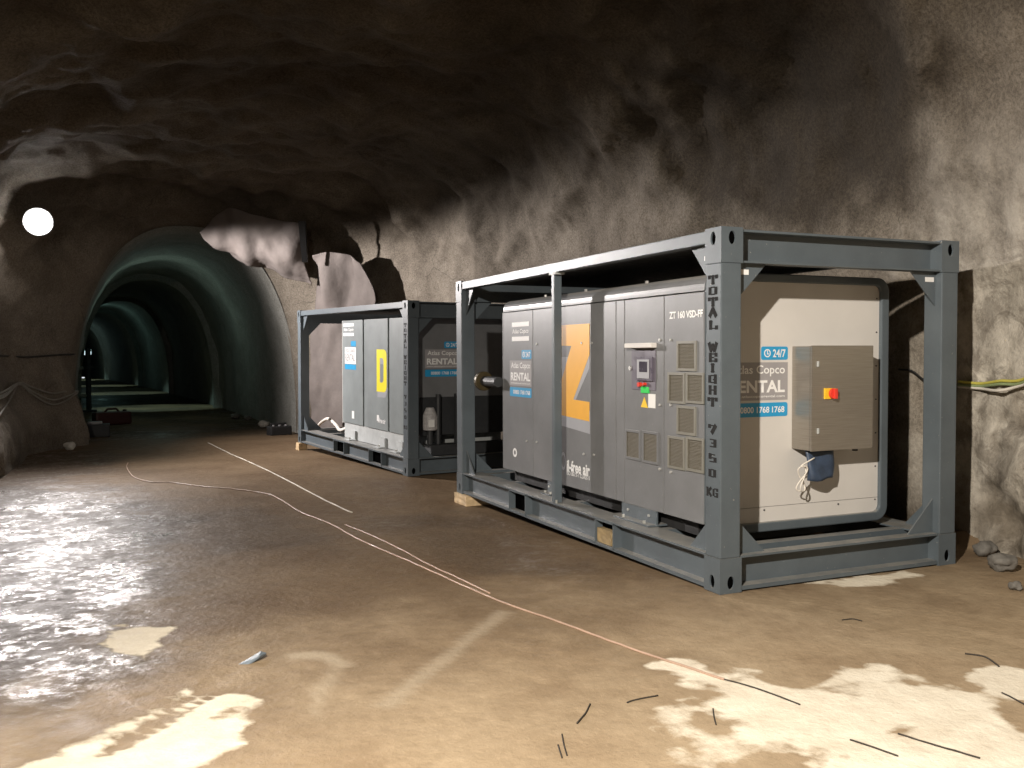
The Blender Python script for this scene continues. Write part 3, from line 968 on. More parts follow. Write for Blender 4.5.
def make_frame(name, mw, midpost, pockets, marking, stickers):
    root = empty(name, mw)
    fp = 'frame_paint'
    posts = []
    for ix, cx in enumerate((0.0, FW)):
        for iy, cy in enumerate((0.0, FL_)):
            casting(root, cx, cy, 0, False); casting(root, cx, cy, FH - CH, True)
            i_ = 0.004
            x0, x1 = (i_, PW - 0.010) if ix == 0 else (FW - PW + 0.010, FW - i_)
            y0, y1 = (i_, PD - 0.010) if iy == 0 else (FL_ - PD + 0.010, FL_ - i_)
            posts.append(MB().box(x0, x1, y0, y1, CH, FH - CH).build('corner_post', fp, root, bevel=0.008))
    # end rails: channels open to the outside
    for cy, sg in ((0.0, 1), (FL_, -1)):
        mb = MB(); channel(mb, 0, PW, FW - PW, cy + sg * 0.008, 0.095, 0.012, RH, sgn=sg)
        mb.build('end_bottom_rail', fp, root)
        mb = MB(); channel(mb, 0, PW, FW - PW, cy + sg * 0.012, 0.10, FH - CH + 0.004, FH - 0.012, sgn=sg, tb=0.014)
        mb.build('end_top_rail', fp, root)
    # side rails
    for cx, sg in ((0.0, 1), (FW, -1)):
        mb = MB(); channel(mb, 1, PD, FL_ - PD, cx + sg * 0.008, 0.075, 0.012, RH, sgn=sg)
        # cut for the fork pockets is closed by the pocket frames below
        mb.build('side_bottom_rail', fp, root)
        MB().box(cx + sg * 0.010, cx + sg * 0.10, PD, FL_ - PD, FH - 0.105, FH - 0.012).build('side_top_rail', fp, root, bevel=0.006)
        for (p0, p1) in pockets:
            mb = MB(); e = 0.016
            x0 = cx + sg * 0.004; x1 = cx + sg * 0.10
            mb.box(x0, x1, p0, p0 + e, 0.028, RH - 0.012); mb.box(x0, x1, p1 - e, p1, 0.028, RH - 0.012)
            mb.box(x0, x1, p0, p1, 0.016, 0.036); mb.box(x0, x1, p0, p1, RH - 0.024, RH - 0.004)
            pk = mb.build('fork_pocket', fp, root)
            MB().box(cx + sg * 0.080, cx + sg * 0.0829, p0 + e, p1 - e, 0.036, RH - 0.024).build('pocket_shade', 'hole_shade', pk)  # black plate painted as the dark inside the pocket
    # deck of the base: longitudinal plates and cross members
    for k in range(7):
        yk = 0.35 + k * (FL_ - 0.7) / 6
        MB().box(0.10, FW - 0.10, yk - 0.05, yk + 0.05, 0.10, RH - 0.006).build('cross_member', fp, root)
    for x0 in (0.095, FW - 0.095 - 0.16):
        MB().box(x0, x0 + 0.16, PD + 0.02, FL_ - PD - 0.02, RH - 0.014, RH - 0.002).build('deck_plate', fp, root)
    MB().box(0.10, FW - 0.10, 0.30, FL_ - 0.45, FH - 0.058, FH - 0.050).build('roof_sheet', 'roof_sheet', root)
    # gussets in the end frames and in the side frames
    g = 0.27; t = 0.012
    for cy, sg in ((0.07, 1), (FL_ - 0.07 - t, -1)):
        for (a, s) in ((PW - 0.012, 1), (FW - PW + 0.012, -1)):
            tri_plate(1, cy, a, RH, s * g, g, t).build('gusset', fp, root)
            gt = tri_plate(1, cy, a, FH - CH + 0.004, s * g, -g, t).build('gusset', fp, root)
            if sg > 0 and stickers:
                u = a + (0.02 if s > 0 else -0.115)
                MB().box(u, u + 0.095, cy - 0.002, cy - 0.0005, FH - CH - 0.075, FH - CH - 0.038).build('white_tag', 'white_paint', gt)
    for cx, sg in ((0.06, 1), (FW - 0.06 - t, -1)):
        for (a, s) in ((PD - 0.012, 1), (FL_ - PD + 0.012, -1)):
            tri_plate(0, cx, a, RH, s * g, g, t).build('gusset', fp, root)
            gt = tri_plate(0, cx, a, FH - 0.105, s * g, -g * 1.15, t).build('gusset', fp, root)
            if sg > 0 and stickers and s > 0:
                MB().box(cx - 0.002, cx - 0.0005, a + 0.03, a + 0.10, FH - 0.215, FH - 0.18).build('white_tag', 'white_paint', gt)
    if midpost:
        y0, y1 = midpost
        mp = MB().box(0.012, 0.095, y0, y1, RH, FH - 0.105).build('middle_post', fp, root, bevel=0.006)
        MB().box(0.002, 0.10, y0 - 0.05, y1 + 0.03, FH - 0.125, FH - 0.10).build('clamp_plate', 'plinth_paint', mp)
        for dy in (-0.035, 0.0):
            MB().cyl((0.03, y0 + dy + 0.03, RH), (0.03, y0 + dy + 0.03, RH + 0.03), 0.012, 8).build('bolt', 'steel_bolt', mp)
    # stencilled marking on the side of the near post
    X, Y = (0, -1, 0), (0, 0, 1)
    for ch, zc, yc, w_, h_ in marking:
        stencil('stencil_letter', ch, posts[0], (0.004, yc + w_ / 2, zc - h_ / 2), X, Y, w_, h_)
    return root


def rows_to_marking(rows, mw):
    out = []
    for s, v in rows:
        n = len(s)
        for k, ch in enumerate(s):
            p = on_plane(711.5 if mw is None else 405, v, 0, 0.004, mw)
            wd = 0.085 if n == 1 else 0.055
            out.append((ch, p.z, 0.098 - (k - (n - 1) / 2) * 0.075, wd, 0.050 if n == 1 else 0.054))
    return out


MA = Matrix.Identity(4)
ROWS = list(zip(['T', 'O', 'T', 'A', 'L', 'W', 'E', 'I', 'G', 'H', 'T', '7', '3', '5', '0', 'KG'],
                [280, 291, 302, 312.5, 325, 347, 357.5, 368, 379, 390, 402, 429, 443, 458, 473, 492]))
py = lambda u, v, x=0.0, mw=None: on_plane(u, v, 0, x, mw).y
frameA = make_frame('container_frame', MA, (py(562, 400, 0.095), py(551.5, 400, 0.012)),
                    [(py(613, 535), py(594, 528)), (py(525, 493), py(508, 487))],
                    rows_to_marking(ROWS, None), True)
tag(frameA, 'large near grey steel container frame with TOTAL WEIGHT stencilled on its post', 'steel frame')

MBm = Matrix.Translation((0.094, 7.648, -0.096)) @ Matrix.Rotation(0.114, 4, 'Z') @ Matrix.Rotation(0.0142, 4, 'X')
zs = [2.23 - k * 0.078 for k in range(5)] + [1.76 - k * 0.078 for k in range(6)] + [1.17 - k * 0.1 for k in range(4)] + [0.72]
markB = []
for (s, _), z in zip(ROWS, zs):
    for k, ch in enumerate(s):
        markB.append((ch, z, 0.098 - (k - (len(s) - 1) / 2) * 0.07, 0.075 if len(s) == 1 else 0.05, 0.046))
bpy_ = lambda u, v: on_plane(u, v, 0, 0.0, MBm).y
frameB = make_frame('container_frame', MBm, None, [(bpy_(381, 457), bpy_(368, 455)), (bpy_(343.5, 449), bpy_(333, 446))], markB, False)
tag(frameB, 'far grey steel container frame nearer the tunnel mouth, holding the unit lettered D', 'steel frame')

# timber under and in the frames
def timber(name, lo, hi, mat, label, mw=None, cat='wood block'):
    mb = MB().box(*[c for p in zip(lo, hi) for c in p])
    bm = bmesh.new(); me = bpy.data.meshes.new(name); me.from_pydata(mb.v, [], mb.f); bm.from_mesh(me)
    bmesh.ops.subdivide_edges(bm, edges=bm.edges, cuts=3, use_grid_fill=True)
    for v in bm.verts:
        v.co += Vector((random.uniform(-1, 1), random.uniform(-1, 1), 0)) * 0.004
    bmesh.ops.recalc_face_normals(bm, faces=bm.faces)
    bm.to_mesh(me); bm.free(); me.materials.append(MATS[mat])
    o = bpy.data.objects.new(name, me); COL.objects.link(o)
    c = (Vector(lo) + Vector(hi)) / 2; c.z = lo[2]
    me.transform(Matrix.Translation(-c))
    o.matrix_world = (mw or Matrix.Identity(4)) @ Matrix.Translation(c)
    tag(o, label, cat)
    return o


timber('wood_block', (-0.03, 4.93, ground(0.1, 5.15) - 0.003), (0.40, 5.33, 0.0), 'raw_wood', 'pale wood block propping the far corner of the large near frame')
gzb = (MBm.inverted() @ Vector((-0.5, 12.9, ground(-0.5, 12.9)))).z
timber('wood_block', (-0.05, 5.12, gzb - 0.01), (0.12, 5.31, -0.004), 'raw_wood', 'small pale wood block under the far corner of the far frame', MBm)
yb0, yb1 = py(613, 535), py(594, 528)
timber('wood_block', (0.018, yb0 + 0.06, 0.046), (0.074, yb1 - 0.03, 0.17), 'old_wood', 'broken piece of wood stuck in the fork pocket of the near frame')


# ------------------------------------------------------------------ decals and lettering
def decal_rental(parent, o, X, Y, w, h):
    """grey and blue hire company decal; o = lower left corner of its box"""
    X = Vector(X); Y = Vector(Y); Z = X.cross(Y); o = Vector(o)
    def plate(name, a0, a1, b0, b1, mat, par, d=0.002, rnd=0.0):
        pl = [(a0, b0), (a1, b0), (a1, b1), (a0, b1)]
        if rnd:
            pl = []
            for cx, cy, s in ((a1 - rnd, b1 - rnd, 0), (a0 + rnd, b1 - rnd, 90), (a0 + rnd, b0 + rnd, 180), (a1 - rnd, b0 + rnd, 270)):
                for k in range(5):
                    an = math.radians(s + k * 22.5); pl.append((cx + rnd * math.cos(an), cy + rnd * math.sin(an)))
        return MB().prism(pl, lambda a, b, t: o + X * (a * w) + Y * (b * h) + Z * t, 0.0003, d).build(name, mat, par)
    g = plate('hire_decal', 0, 1, 0.235, 0.775, 'decal_grey', parent)
    plate('phone_band', 0, 1, 0, 0.20, 'decal_blue', g, rnd=0.03)
    plate('hours_band', 0.56, 1, 0.81, 1.0, 'decal_blue', g, rnd=0.03)
    at = lambda a, b: o + X * (a * w) + Y * (b * h) + Z * 0.002
    text('decal_lettering', 'Atlas Copco', 'white_paint', g, at(0.07, 0.575), X, Y, w * 0.88, h * 0.16, 0.014)
    text('decal_lettering', 'RENTAL', 'white_paint', g, at(0.05, 0.345), X, Y, w * 0.9, h * 0.175, 0.032)
    text('decal_lettering', 'www.atlascopcorental.com', 'white_paint', g, at(0.05, 0.265), X, Y, w * 0.9, h * 0.045, 0.01)
    text('decal_lettering', '24/7', 'white_paint', g, at(0.75, 0.845), X, Y, w * 0.21, h * 0.115, 0.02)
    for wd_, a0_, ww_ in (('00800', 0.17, 0.27), ('1768', 0.49, 0.205), ('1768', 0.74, 0.205)):
        text('decal_lettering', wd_, 'white_paint', g, at(a0_, 0.055), X, Y, w * ww_, h * 0.09, 0.02)
    mb = MB()
    ring_o = [(0.66 + 0.055 * math.cos(2 * math.pi * i / 14), 0.905 + 0.055 * w / h * math.sin(2 * math.pi * i / 14)) for i in range(14)]
    ring_i = [(0.66 + 0.040 * math.cos(2 * math.pi * i / 14), 0.905 + 0.040 * w / h * math.sin(2 * math.pi * i / 14)) for i in range(14)]
    T3 = lambda a, b, t: o + X * (a * w) + Y * (b * h) + Z * t
    mb.ring(ring_o, ring_i, T3, 0.0022, 0.0034)
    mb.prism([(0.655, 0.90), (0.667, 0.90), (0.667, 0.945), (0.655, 0.945)], T3, 0.0022, 0.0034)
    mb.prism([(0.655, 0.90), (0.655, 0.887), (0.685, 0.887), (0.685, 0.90)], T3, 0.0022, 0.0034)
    mb.build('clock_symbol', 'white_paint', g)
    return g


def logo_bars(parent, o, X, Y, w, h):
    X = Vector(X); Y = Vector(Y); Z = X.cross(Y); o = Vector(o)
    T3 = lambda a, b, t: o + X * (a * w) + Y * (b * h) + Z * t
    bars = MB()
    bars.prism([(0, 0), (1, 0), (1, 0.24), (0, 0.24)], T3, 0.0003, 0.002)
    lg = bars.build('maker_logo', 'white_paint', parent)
    MB().prism([(0, 0.76), (1, 0.76), (1, 1), (0, 1)], T3, 0.0003, 0.002).build('logo_bar', 'white_paint', lg)
    text('logo_lettering', 'Atlas Copco', 'white_paint', lg, T3(0.02, 0.34, 0.0005), X, Y, w * 0.96, h * 0.30, 0.022, shear=0.12)
    return lg


SX, SY = (0, -1, 0), (0, 0, 1)      # lettering on a side that faces -x
EX_, EY_ = (1, 0, 0), (0, 0, 1)     # lettering on an end that faces -y


def side_box(u0, v0, u1, v1, x, mw=None):
    """y and z range on the plane x = const of a photo rectangle"""
    um, vm = (u0 + u1) / 2, (v0 + v1) / 2
    return (on_plane(u1, vm, 0, x, mw).y, on_plane(u0, vm, 0, x, mw).y, on_plane(um, v1, 0, x, mw).z, on_plane(um, v0, 0, x, mw).z)


def end_box(u0, v0, u1, v1, y, mw=None):
    um, vm = (u0 + u1) / 2, (v0 + v1) / 2
    return (on_plane(u0, vm, 1, y, mw).x, on_plane(u1, vm, 1, y, mw).x, on_plane(um, v1, 1, y, mw).z, on_plane(um, v0, 1, y, mw).z)


# ------------------------------------------------------------------ the near compressor
XS = 0.25                                   # outer face of its side doors
cx0, cx1 = XS, 2.062
cy0, cy1 = 0.50, 4.44
cz0, cz1, czt = 0.385, 2.18, 2.325
comp = empty('air_compressor', Matrix.Translation((0, 0, 0)))
tag(comp, 'grey cabinet air compressor lettered with an orange Z inside the near frame', 'air compressor')
IN = 0.022
MB().box(cx0 + IN, cx1 - IN, cy0 + 0.03, cy1 - 0.004, cz0 - 0.005, cz1).build('body', 'dark_steel', comp)
# roof cap with rounded shoulders
rp = [(cx0 + 0.004, cz1 + 0.006)]
for k in range(7):
    a = math.radians(180 - k * 15); rp.append((cx0 + 0.114 + 0.11 * math.cos(a), cz1 + 0.03 + 0.105 * math.sin(a)))
for k in range(7):
    a = math.radians(90 - k * 15); rp.append((cx1 - 0.114 + 0.11 * math.cos(a), cz1 + 0.03 + 0.105 * math.sin(a)))
rp.append((cx1 - 0.004, cz1 + 0.006))
ob = MB().prism(rp, lambda a, b, t: (a, t, b), cy0 + 0.05, cy1).build('roof_cap', 'body_paint', comp)
for yb in (1.5, 2.6, 3.5):
    MB().cyl((cx0 + 0.09, yb, cz1 + 0.125), (cx0 + 0.09, yb, cz1 + 0.15), 0.016, 8).build('roof_bolt', 'steel_bolt', ob)
cuts = [cy1, py(533, 400, XS), py(616, 400, XS), py(624.5, 400, XS), py(664, 400, XS), cy0 + 0.045]
doors = []
for a, b in zip(cuts[:-1], cuts[1:]):
    doors.append(MB().box(cx0, cx0 + IN, b + 0.005, a - 0.005, cz0, cz1 - 0.004).build('side_panel', 'body_paint', comp, bevel=0.004))
    MB().box(cx1 - IN, cx1, b + 0.005, a - 0.005, cz0, cz1 - 0.004).build('side_panel', 'body_paint', comp, bevel=0.004)
MB().box(cx0, cx1, cy1 - 0.004, cy1 + 0.018, cz0, cz1).build('rear_panel', 'body_paint', comp, bevel=0.004)
# plinth and feet
MB().box(cx0 + 0.10, cx1 - 0.10, cy0 + 0.25, cy1 - 0.1, RH - 0.004, cz0 - 0.005).build('plinth', 'black_rubber', comp)
for (u0, u1, v) in ((543, 566 - 14, 488), (616.5, 651, 512)):
    y0, y1 = py(u1, v, 0.19), py(u0, v, 0.19)
    ft = MB()
    ft.box(0.16, 0.36, y0, y1, RH, RH + 0.014); ft.box(0.245, 0.259, y0, y1, RH + 0.014, RH + 0.125)
    fo_ = ft.build('mounting_foot', 'frame_paint', comp)
    for q in (0.2, 0.8):
        yq = y0 + (y1 - y0) * q
        MB().cyl((0.195, yq, RH + 0.014), (0.195, yq, RH + 0.036), 0.014, 8).build('bolt', 'steel_bolt', fo_)
        MB().cyl((0.245, yq, RH + 0.075), (0.232, yq, RH + 0.075), 0.012, 8).build('bolt', 'steel_bolt', fo_)
# the big letter
def letter_poly(poly_px, name, mat, par, x, d, mw=None):
    pl = []
    for u, v in poly_px:
        p = on_plane(u, v, 0, x, mw); pl.append((p.y, p.z))
    return MB().prism(pl, lambda a, b, t: (x - t, a, b), 0.0003, d).build(name, mat, par)


ZU0, ZU1 = 556.5, 589.5
grey_z = letter_poly([(ZU0, 412), (ZU0 + 1, 357), (569, 357), (ZU1, 331), (ZU1, 368), (574, 404), (ZU1 + .5, 411), (ZU1 + .5, 434), (ZU0, 424)], 'letter_shadow', 'letter_grey', comp, XS, 0.0015)
letter_poly([(ZU0, 325.5), (ZU1, 323.5), (ZU1, 355), (573.5, 399.5), (ZU1, 402), (ZU1, 421.5), (ZU0, 414), (ZU0, 398), (571.5, 346), (ZU0, 345.5)], 'letter_face', 'letter_orange', comp, XS, 0.003)
# decals
y0, y1, z0, z1 = side_box(510, 350, 531.5, 397, XS); decal_rental(comp, (XS, y1, z0), SX, SY, y1 - y0, z1 - z0)
y0, y1, z0, z1 = side_box(512, 322, 529, 341, XS); logo_bars(comp, (XS, y1, z0), SX, SY, y1 - y0, z1 - z0)
y0, y1, z0, z1 = side_box(567, 462, 590, 474, XS); text('oil_free_lettering', 'il-free air', 'white_paint', comp, (XS - .0004, y1, z0), SX, SY, y1 - y0, z1 - z0, 0.03)
y0, y1, z0, z1 = side_box(567, 473.5, 590, 477.5, XS); text('oil_free_lettering', 'ISO 8573-1 CLASS 0', 'white_paint', comp, (XS - .0004, y1, z0), SX, SY, y1 - y0, z1 - z0, 0.01)
y0, y1, z0, z1 = side_box(669.5, 310.5, 703, 318, XS); text('model_lettering', 'ZT 160 VSD-FF', 'white_paint', comp, (XS - .0004, y1, z0), SX, SY, y1 - y0, z1 - z0, 0.028)


def oval_mark(name, mat, par, u0, v0, u1, v1, x, ri=0.62, gap=False):
    y0, y1, z0, z1 = side_box(u0, v0, u1, v1, x)
    yc, zc_m, ry, rz = (y0 + y1) / 2, (z0 + z1) / 2, (y1 - y0) / 2, (z1 - z0) / 2
    n = 18
    ou = [(yc + ry * math.cos(2 * math.pi * i / n), zc_m + rz * math.sin(2 * math.pi * i / n)) for i in range(n)]
    inn = [(yc + ri * ry * math.cos(2 * math.pi * i / n), zc_m + ri * rz * math.sin(2 * math.pi * i / n)) for i in range(n)]
    return MB().ring(ou, inn, lambda a, b, t: (x - t, a, b), 0.0003, 0.002).build(name, mat, par)


oval_mark('round_mark', 'white_paint', comp, 513, 448, 517, 457, XS, 0.5)
oval_mark('drop_mark', 'letter_grey', comp, 561, 452, 566, 470, XS, 0.68)
# bolts in the doors
for u, v in ((537, 344), (582, 343), (592, 343), (527, 441), (537, 442), (584, 454), (594, 455), (660, 340), (671, 340), (660, 405), (671, 405), (660, 469), (671, 472)):
    p = on_plane(u, v, 0, XS)
    MB().cyl((XS, p.y, p.z), (XS - 0.010, p.y, p.z), 0.012, 8).build('door_bolt', 'steel_bolt', comp)
# ventilation grilles
for (u0, v0, u1, v1) in ((677.5, 341, 697, 371), (668.5, 372.5, 685.5, 403.5), (687, 372.5, 704.5, 403.5), (677.5, 406, 696.5, 435),
                         (668.5, 436.5, 685.5, 469), (687, 437.5, 704.5, 472), (626, 430, 641, 459.5), (643, 431.5, 659, 463.5)):
    y0, y1, z0, z1 = side_box(u0, v0, u1, v1, XS)
    r = [(y0, z0), (y1, z0), (y1, z1), (y0, z1)]; e = 0.020
    ri = [(y0 + e, z0 + e), (y1 - e, z0 + e), (y1 - e, z1 - e), (y0 + e, z1 - e)]
    T3 = lambda a, b, t: (XS - t, a, b)
    gr = MB().ring(r, ri, T3, 0.0, 0.012).build('vent_grille', 'vent_rim' if u0 > 665 else 'body_paint', comp)
    MB().prism(ri, T3, 0.0, 0.004).build('vent_screen', 'vent_mesh', gr)
# control console
y0, y1, z0, z1 = side_box(632, 350, 656, 390, XS)
con = MB().box(XS, XS - 0.006, y0, y1, z0, z1).build('control_console', 'console_plate', comp, bevel=0.002)
y0, y1, z0, z1 = side_box(637.5, 357, 654, 381, XS); MB().box(XS - 0.006, XS - 0.022, y0, y1, z0, z1).build('bezel', 'screen_bezel', con, bevel=0.004)
y0, y1, z0, z1 = side_box(639.5, 359.5, 651.5, 378.5, XS); MB().box(XS - 0.022, XS - 0.028, y0, y1, z0, z1).build('display_frame', 'letter_grey', con, bevel=0.002)
y0, y1, z0, z1 = side_box(642, 361.5, 650, 372, XS); MB().box(XS - 0.028, XS - 0.030, y0, y1, z0, z1).build('screen', 'screen_face', con)
y0, y1, z0, z1 = side_box(630, 343, 657, 348, XS); MB().box(XS, XS - 0.06, y0, y1, z0, z1).build('console_hood', 'hood_white', comp, bevel=0.006)
for u, v, m_, rr in ((641.5, 384.5, 'button_red', 0.020), (646.5, 384, 'button_red', 0.013)):
    p = on_plane(u, v, 0, XS); MB().cyl((XS - 0.004, p.y, p.z), (XS - 0.035, p.y, p.z), rr, 12).build('button', m_, con)
y0, y1, z0, z1 = side_box(641.5, 386.8, 649.5, 393, XS); MB().box(XS - 0.001, XS - 0.008, y0, y1, z0, z1).build('green_label', 'button_green', con)
y0, y1, z0, z1 = side_box(648.5, 394, 655.5, 408, XS); MB().box(XS, XS - 0.003, y0, y1, z0, z1).build('paper_label', 'paper_white', comp)
letter_poly([(641, 407), (644.5, 397), (648, 408)], 'warning_triangle', 'warning_yellow', comp, XS, 0.003)
p = on_plane(631, 368, 0, XS); MB().cyl((XS, p.y, p.z), (XS - 0.015, p.y, p.z), 0.02, 10).build('lock', 'steel_bolt', comp)

# near end of the compressor: rounded trim and white panel
def rrect(x0, x1, z0, z1, r, n=8):
    out = []
    for cx, cz, s in ((x1 - r, z1 - r, 0), (x0 + r, z1 - r, 90), (x0 + r, z0 + r, 180), (x1 - r, z0 + r, 270)):
        for k in range(n + 1):
            a = math.radians(s + 90 * k / n); out.append((cx + r * math.cos(a), cz + r * math.sin(a)))
    return out


ez0, ez1 = 0.300, 2.325
Ty = lambda a, b, t: (a, cy0 + t, b)
MB().ring(rrect(cx0 + 0.01, cx1, ez0, ez1, 0.12), rrect(cx0 + 0.085, cx1 - 0.085, ez0 + 0.075, ez1 - 0.065, 0.06), Ty, -0.03, 0.06).build('end_trim', 'frame_paint', comp, bevel=0.012)
wp_x0, wp_x1, wp_z0, wp_z1 = cx0 + 0.085, cx1 - 0.085, ez0 + 0.075, ez1 - 0.065
zsplit = on_plane(800, 504, 1, cy0).z
wp = MB().prism([(wp_x0, zsplit + 0.004), (wp_x1, zsplit + 0.004), (wp_x1, wp_z1), (wp_x0, wp_z1)], Ty, 0.0, 0.03).build('end_panel', 'white_panel', comp)
MB().prism([(wp_x0, wp_z0), (wp_x1, wp_z0), (wp_x1, zsplit), (wp_x0, zsplit)], Ty, 0.0, 0.03).build('end_panel', 'white_panel', comp)
for k in range(7):
    z = wp_z0 + 0.10 + k * 0.28
    MB().cyl((wp_x1 - 0.03, cy0, z), (wp_x1 - 0.03, cy0 - 0.006, z), 0.006, 8).build('panel_screw', 'dark_steel', comp)
for u, v in ((764, 510), (838, 504)):
    p = on_plane(u, v, 1, cy0); MB().cyl((p.x, cy0, p.z), (p.x, cy0 - 0.006, p.z), 0.007, 8).build('panel_screw', 'dark_steel', comp)
MB().box(cx0 + 0.06, cx1 - 0.06, cy0 + 0.03, cy0 + 0.05, ez0 + 0.02, ez1 - 0.02).build('end_backing', 'dark_steel', comp)
x0, x1, z0, z1 = end_box(726, 346.5, 787.5, 417, cy0); decal_rental(comp, (x0, cy0, z0), EX_, EY_, x1 - x0, z1 - z0)
# switch box on the end panel
bd = 0.23
x0, x1, z0, z1 = end_box(812, 345.5, 873, 450, cy0 - bd)
sb = MB().box(x0, x1, cy0 - bd + 0.022, cy0, z0 + 0.004, z1 - 0.004).build('switch_box', 'stainless', comp, bevel=0.006)
MB().box(x0 - 0.002, x1 + 0.002, cy0 - bd, cy0 - bd + 0.019, z0, z1).build('box_door', 'stainless', sb, bevel=0.005)
for v in (364, 431):
    p = on_plane(817.5, v, 1, cy0 - bd); MB().box(p.x - 0.008, p.x + 0.008, cy0 - bd - 0.014, cy0 - bd, p.z - 0.022, p.z + 0.022).build('hinge', 'plinth_paint', sb, bevel=0.003)
p = on_plane(829.5, 393.5, 1, cy0 - bd)
MB().box(p.x - 0.055, p.x + 0.05, cy0 - bd - 0.012, cy0 - bd, p.z - 0.042, p.z + 0.042).build('switch_plate', 'warning_yellow', sb)
mb = MB(); mb.cyl((p.x + 0.02, cy0 - bd - 0.012, p.z), (p.x + 0.02, cy0 - bd - 0.035, p.z), 0.042, 16)
mb.box(p.x + 0.005, p.x + 0.035, cy0 - bd - 0.055, cy0 - bd - 0.035, p.z - 0.04, p.z + 0.04)
mb.build('switch_knob', 'button_red', sb, bevel=0.003)
bx0, bx1, bz = x0, x1, z0
p = on_plane(855, 450, 1, cy0 - 0.10)
MB().cyl((p.x, cy0 - 0.1, bz + 0.004), (p.x, cy0 - 0.1, bz - 0.03), 0.022, 12).build('cable_gland', 'black_rubber', sb)
# flange at the compressor's far end
fl = MB(); fl.cyl((0.62, cy1 + 0.018, 1.36), (0.62, cy1 + 0.22, 1.36), 0.07, 16); fl.build('outlet_pipe', 'dark_steel', comp, smooth=False)
p = on_plane(482.5, 381, 1, 4.95)
fl = MB(); fl.cyl((p.x, 4.88, p.z), (p.x, 4.95, p.z), 0.115, 20); fl.cyl((p.x, 4.86, p.z), (p.x, 4.98, p.z), 0.05, 14)
fg = fl.build('outlet_flange', 'brass', comp, bevel=0.006)
MB().cyl((p.x, cy1 + 0.015, p.z), (p.x, 4.88, p.z), 0.06, 16).build('outlet_pipe', 'dark_steel', comp)
dct = MB().box(0.55, 1.9, cy1 + 0.018, 5.05, 1.55, 2.25).build('air_duct', 'dark_steel', comp, bevel=0.01)

# pouch and cord below the switch box
x0, x1, z0, z1 = end_box(806, 450, 834, 479, cy0 - 0.13)
root = empty('document_pouch', Matrix.Translation(((x0 + x1) / 2, cy0 - 0.13, z0)))
tag(root, 'dark blue cloth pouch hanging under the steel switch box', 'pouch')
wv, hv = x1 - x0, bz - z0
n_u, n_v = 10, 10
A = []
for sgn in (-1, 1):
    for j in range(n_v + 1):
        for i in range(n_u + 1):
            a = i / n_u - 0.5; b = j / n_v
            w_ = wv * (0.86 + 0.14 * b)
            th = 0.045 * (math.cos(math.pi * a) ** 0.5 if abs(a) < 0.5 else 0) * (1 - 0.5 * b) + 0.006
            A.append((a * w_, sgn * th + 0.012 * math.sin(7 * a + 4 * b), b * hv + 0.010 * math.sin(5 * a) * (1 - b)))
q = []
S = (n_u + 1) * (n_v + 1)
for s in (0, 1):
    for j in range(n_v):
        for i in range(n_u):
            k = s * S + j * (n_u + 1) + i
            q.append((k, k + 1, k + n_u + 2, k + n_u + 1) if s == 0 else (k, k + n_u + 1, k + n_u + 2, k + 1))
bound = [i for i in range(n_u)] + [n_u + j * (n_u + 1) for j in range(n_v)] + [n_v * (n_u + 1) + n_u - i for i in range(n_u)] + [(n_v - j) * (n_u + 1) for j in range(n_v)]
for k in range(len(bound)):
    a_, b_ = bound[k], bound[(k + 1) % len(bound)]
    q.append((a_, S + a_, S + b_, b_))
MB().add(A, q).build('bag', 'pouch_blue', root, smooth=True)
loops = []
for k in range(46):
    t = k / 45
    an = t * 2 * math.pi * 3
    loops.append((-wv * 0.60 - 0.02 + 0.038 * math.sin(an) - 0.01 * t, -0.02 + 0.02 * math.cos(an * 0.7), hv * 0.50 - 0.20 * (0.5 - 0.5 * math.cos(an * 0.5)) - 0.0 * t))
loops = [(-wv * 0.3, -0.03, hv * 0.75)] + loops
MB().tube(smooth_path(loops, 3), 0.006, 6).build('cord', 'hose_white', root, smooth=True)

# ------------------------------------------------------------------ the far unit
XB = 0.25
dry_u = empty('air_dryer', MBm)
tag(dry_u, 'grey cabinet air dryer lettered with a yellow D inside the far frame', 'air dryer')
bpl = lambda u, v, x=XB: on_plane(u, v, 0, x, MBm)
dz0 = bpl(372, 428).z; dz1 = 2.36
ycuts = [bpl(342.5, 380).y, bpl(363.5, 380).y, bpl(388.5, 380).y, 0.42]
MB().box(XB + 0.03, 2.0, ycuts[-1] + 0.01, ycuts[0] - 0.01, dz0 + 0.005, dz1 - 0.004).build('body', 'dark_steel', dry_u)
for k in range(3):
    MB().box(XB, XB + 0.03, ycuts[k + 1] + 0.032, ycuts[k] - (0.0 if k == 0 else 0.032), dz0, dz1).build('side_door', 'dryer_paint', dry_u, bevel=0.004)
MB().box(XB + 0.006, 2.0, ycuts[0] - 0.012, ycuts[0] + 0.03, dz0 - 0.02, dz1 - 0.004).build('rear_panel', 'white_panel', dry_u, bevel=0.004)
MB().box(XB + 0.02, 2.0, 0.75, ycuts[0] - 0.05, RH, dz0).build('plinth', 'plinth_paint', dry_u)
for yk in (ycuts[0] - 0.55, ycuts[0] - 1.9, 0.85):
    ft = MB(); ft.box(0.12, XB + 0.04, yk - 0.12, yk + 0.12, RH, RH + 0.014); ft.box(XB - 0.02, XB + 0.018, yk - 0.12, yk + 0.12, RH + 0.014, RH + 0.16)
    fo_ = ft.build('mounting_foot', 'plinth_paint', dry_u)
    MB().cyl((0.18, yk, RH + 0.014), (0.18, yk, RH + 0.045), 0.02, 8).build('bolt', 'steel_bolt', fo_)


def sideB(u0, v0, u1, v1):
    return side_box(u0, v0, u1, v1, XB, MBm)


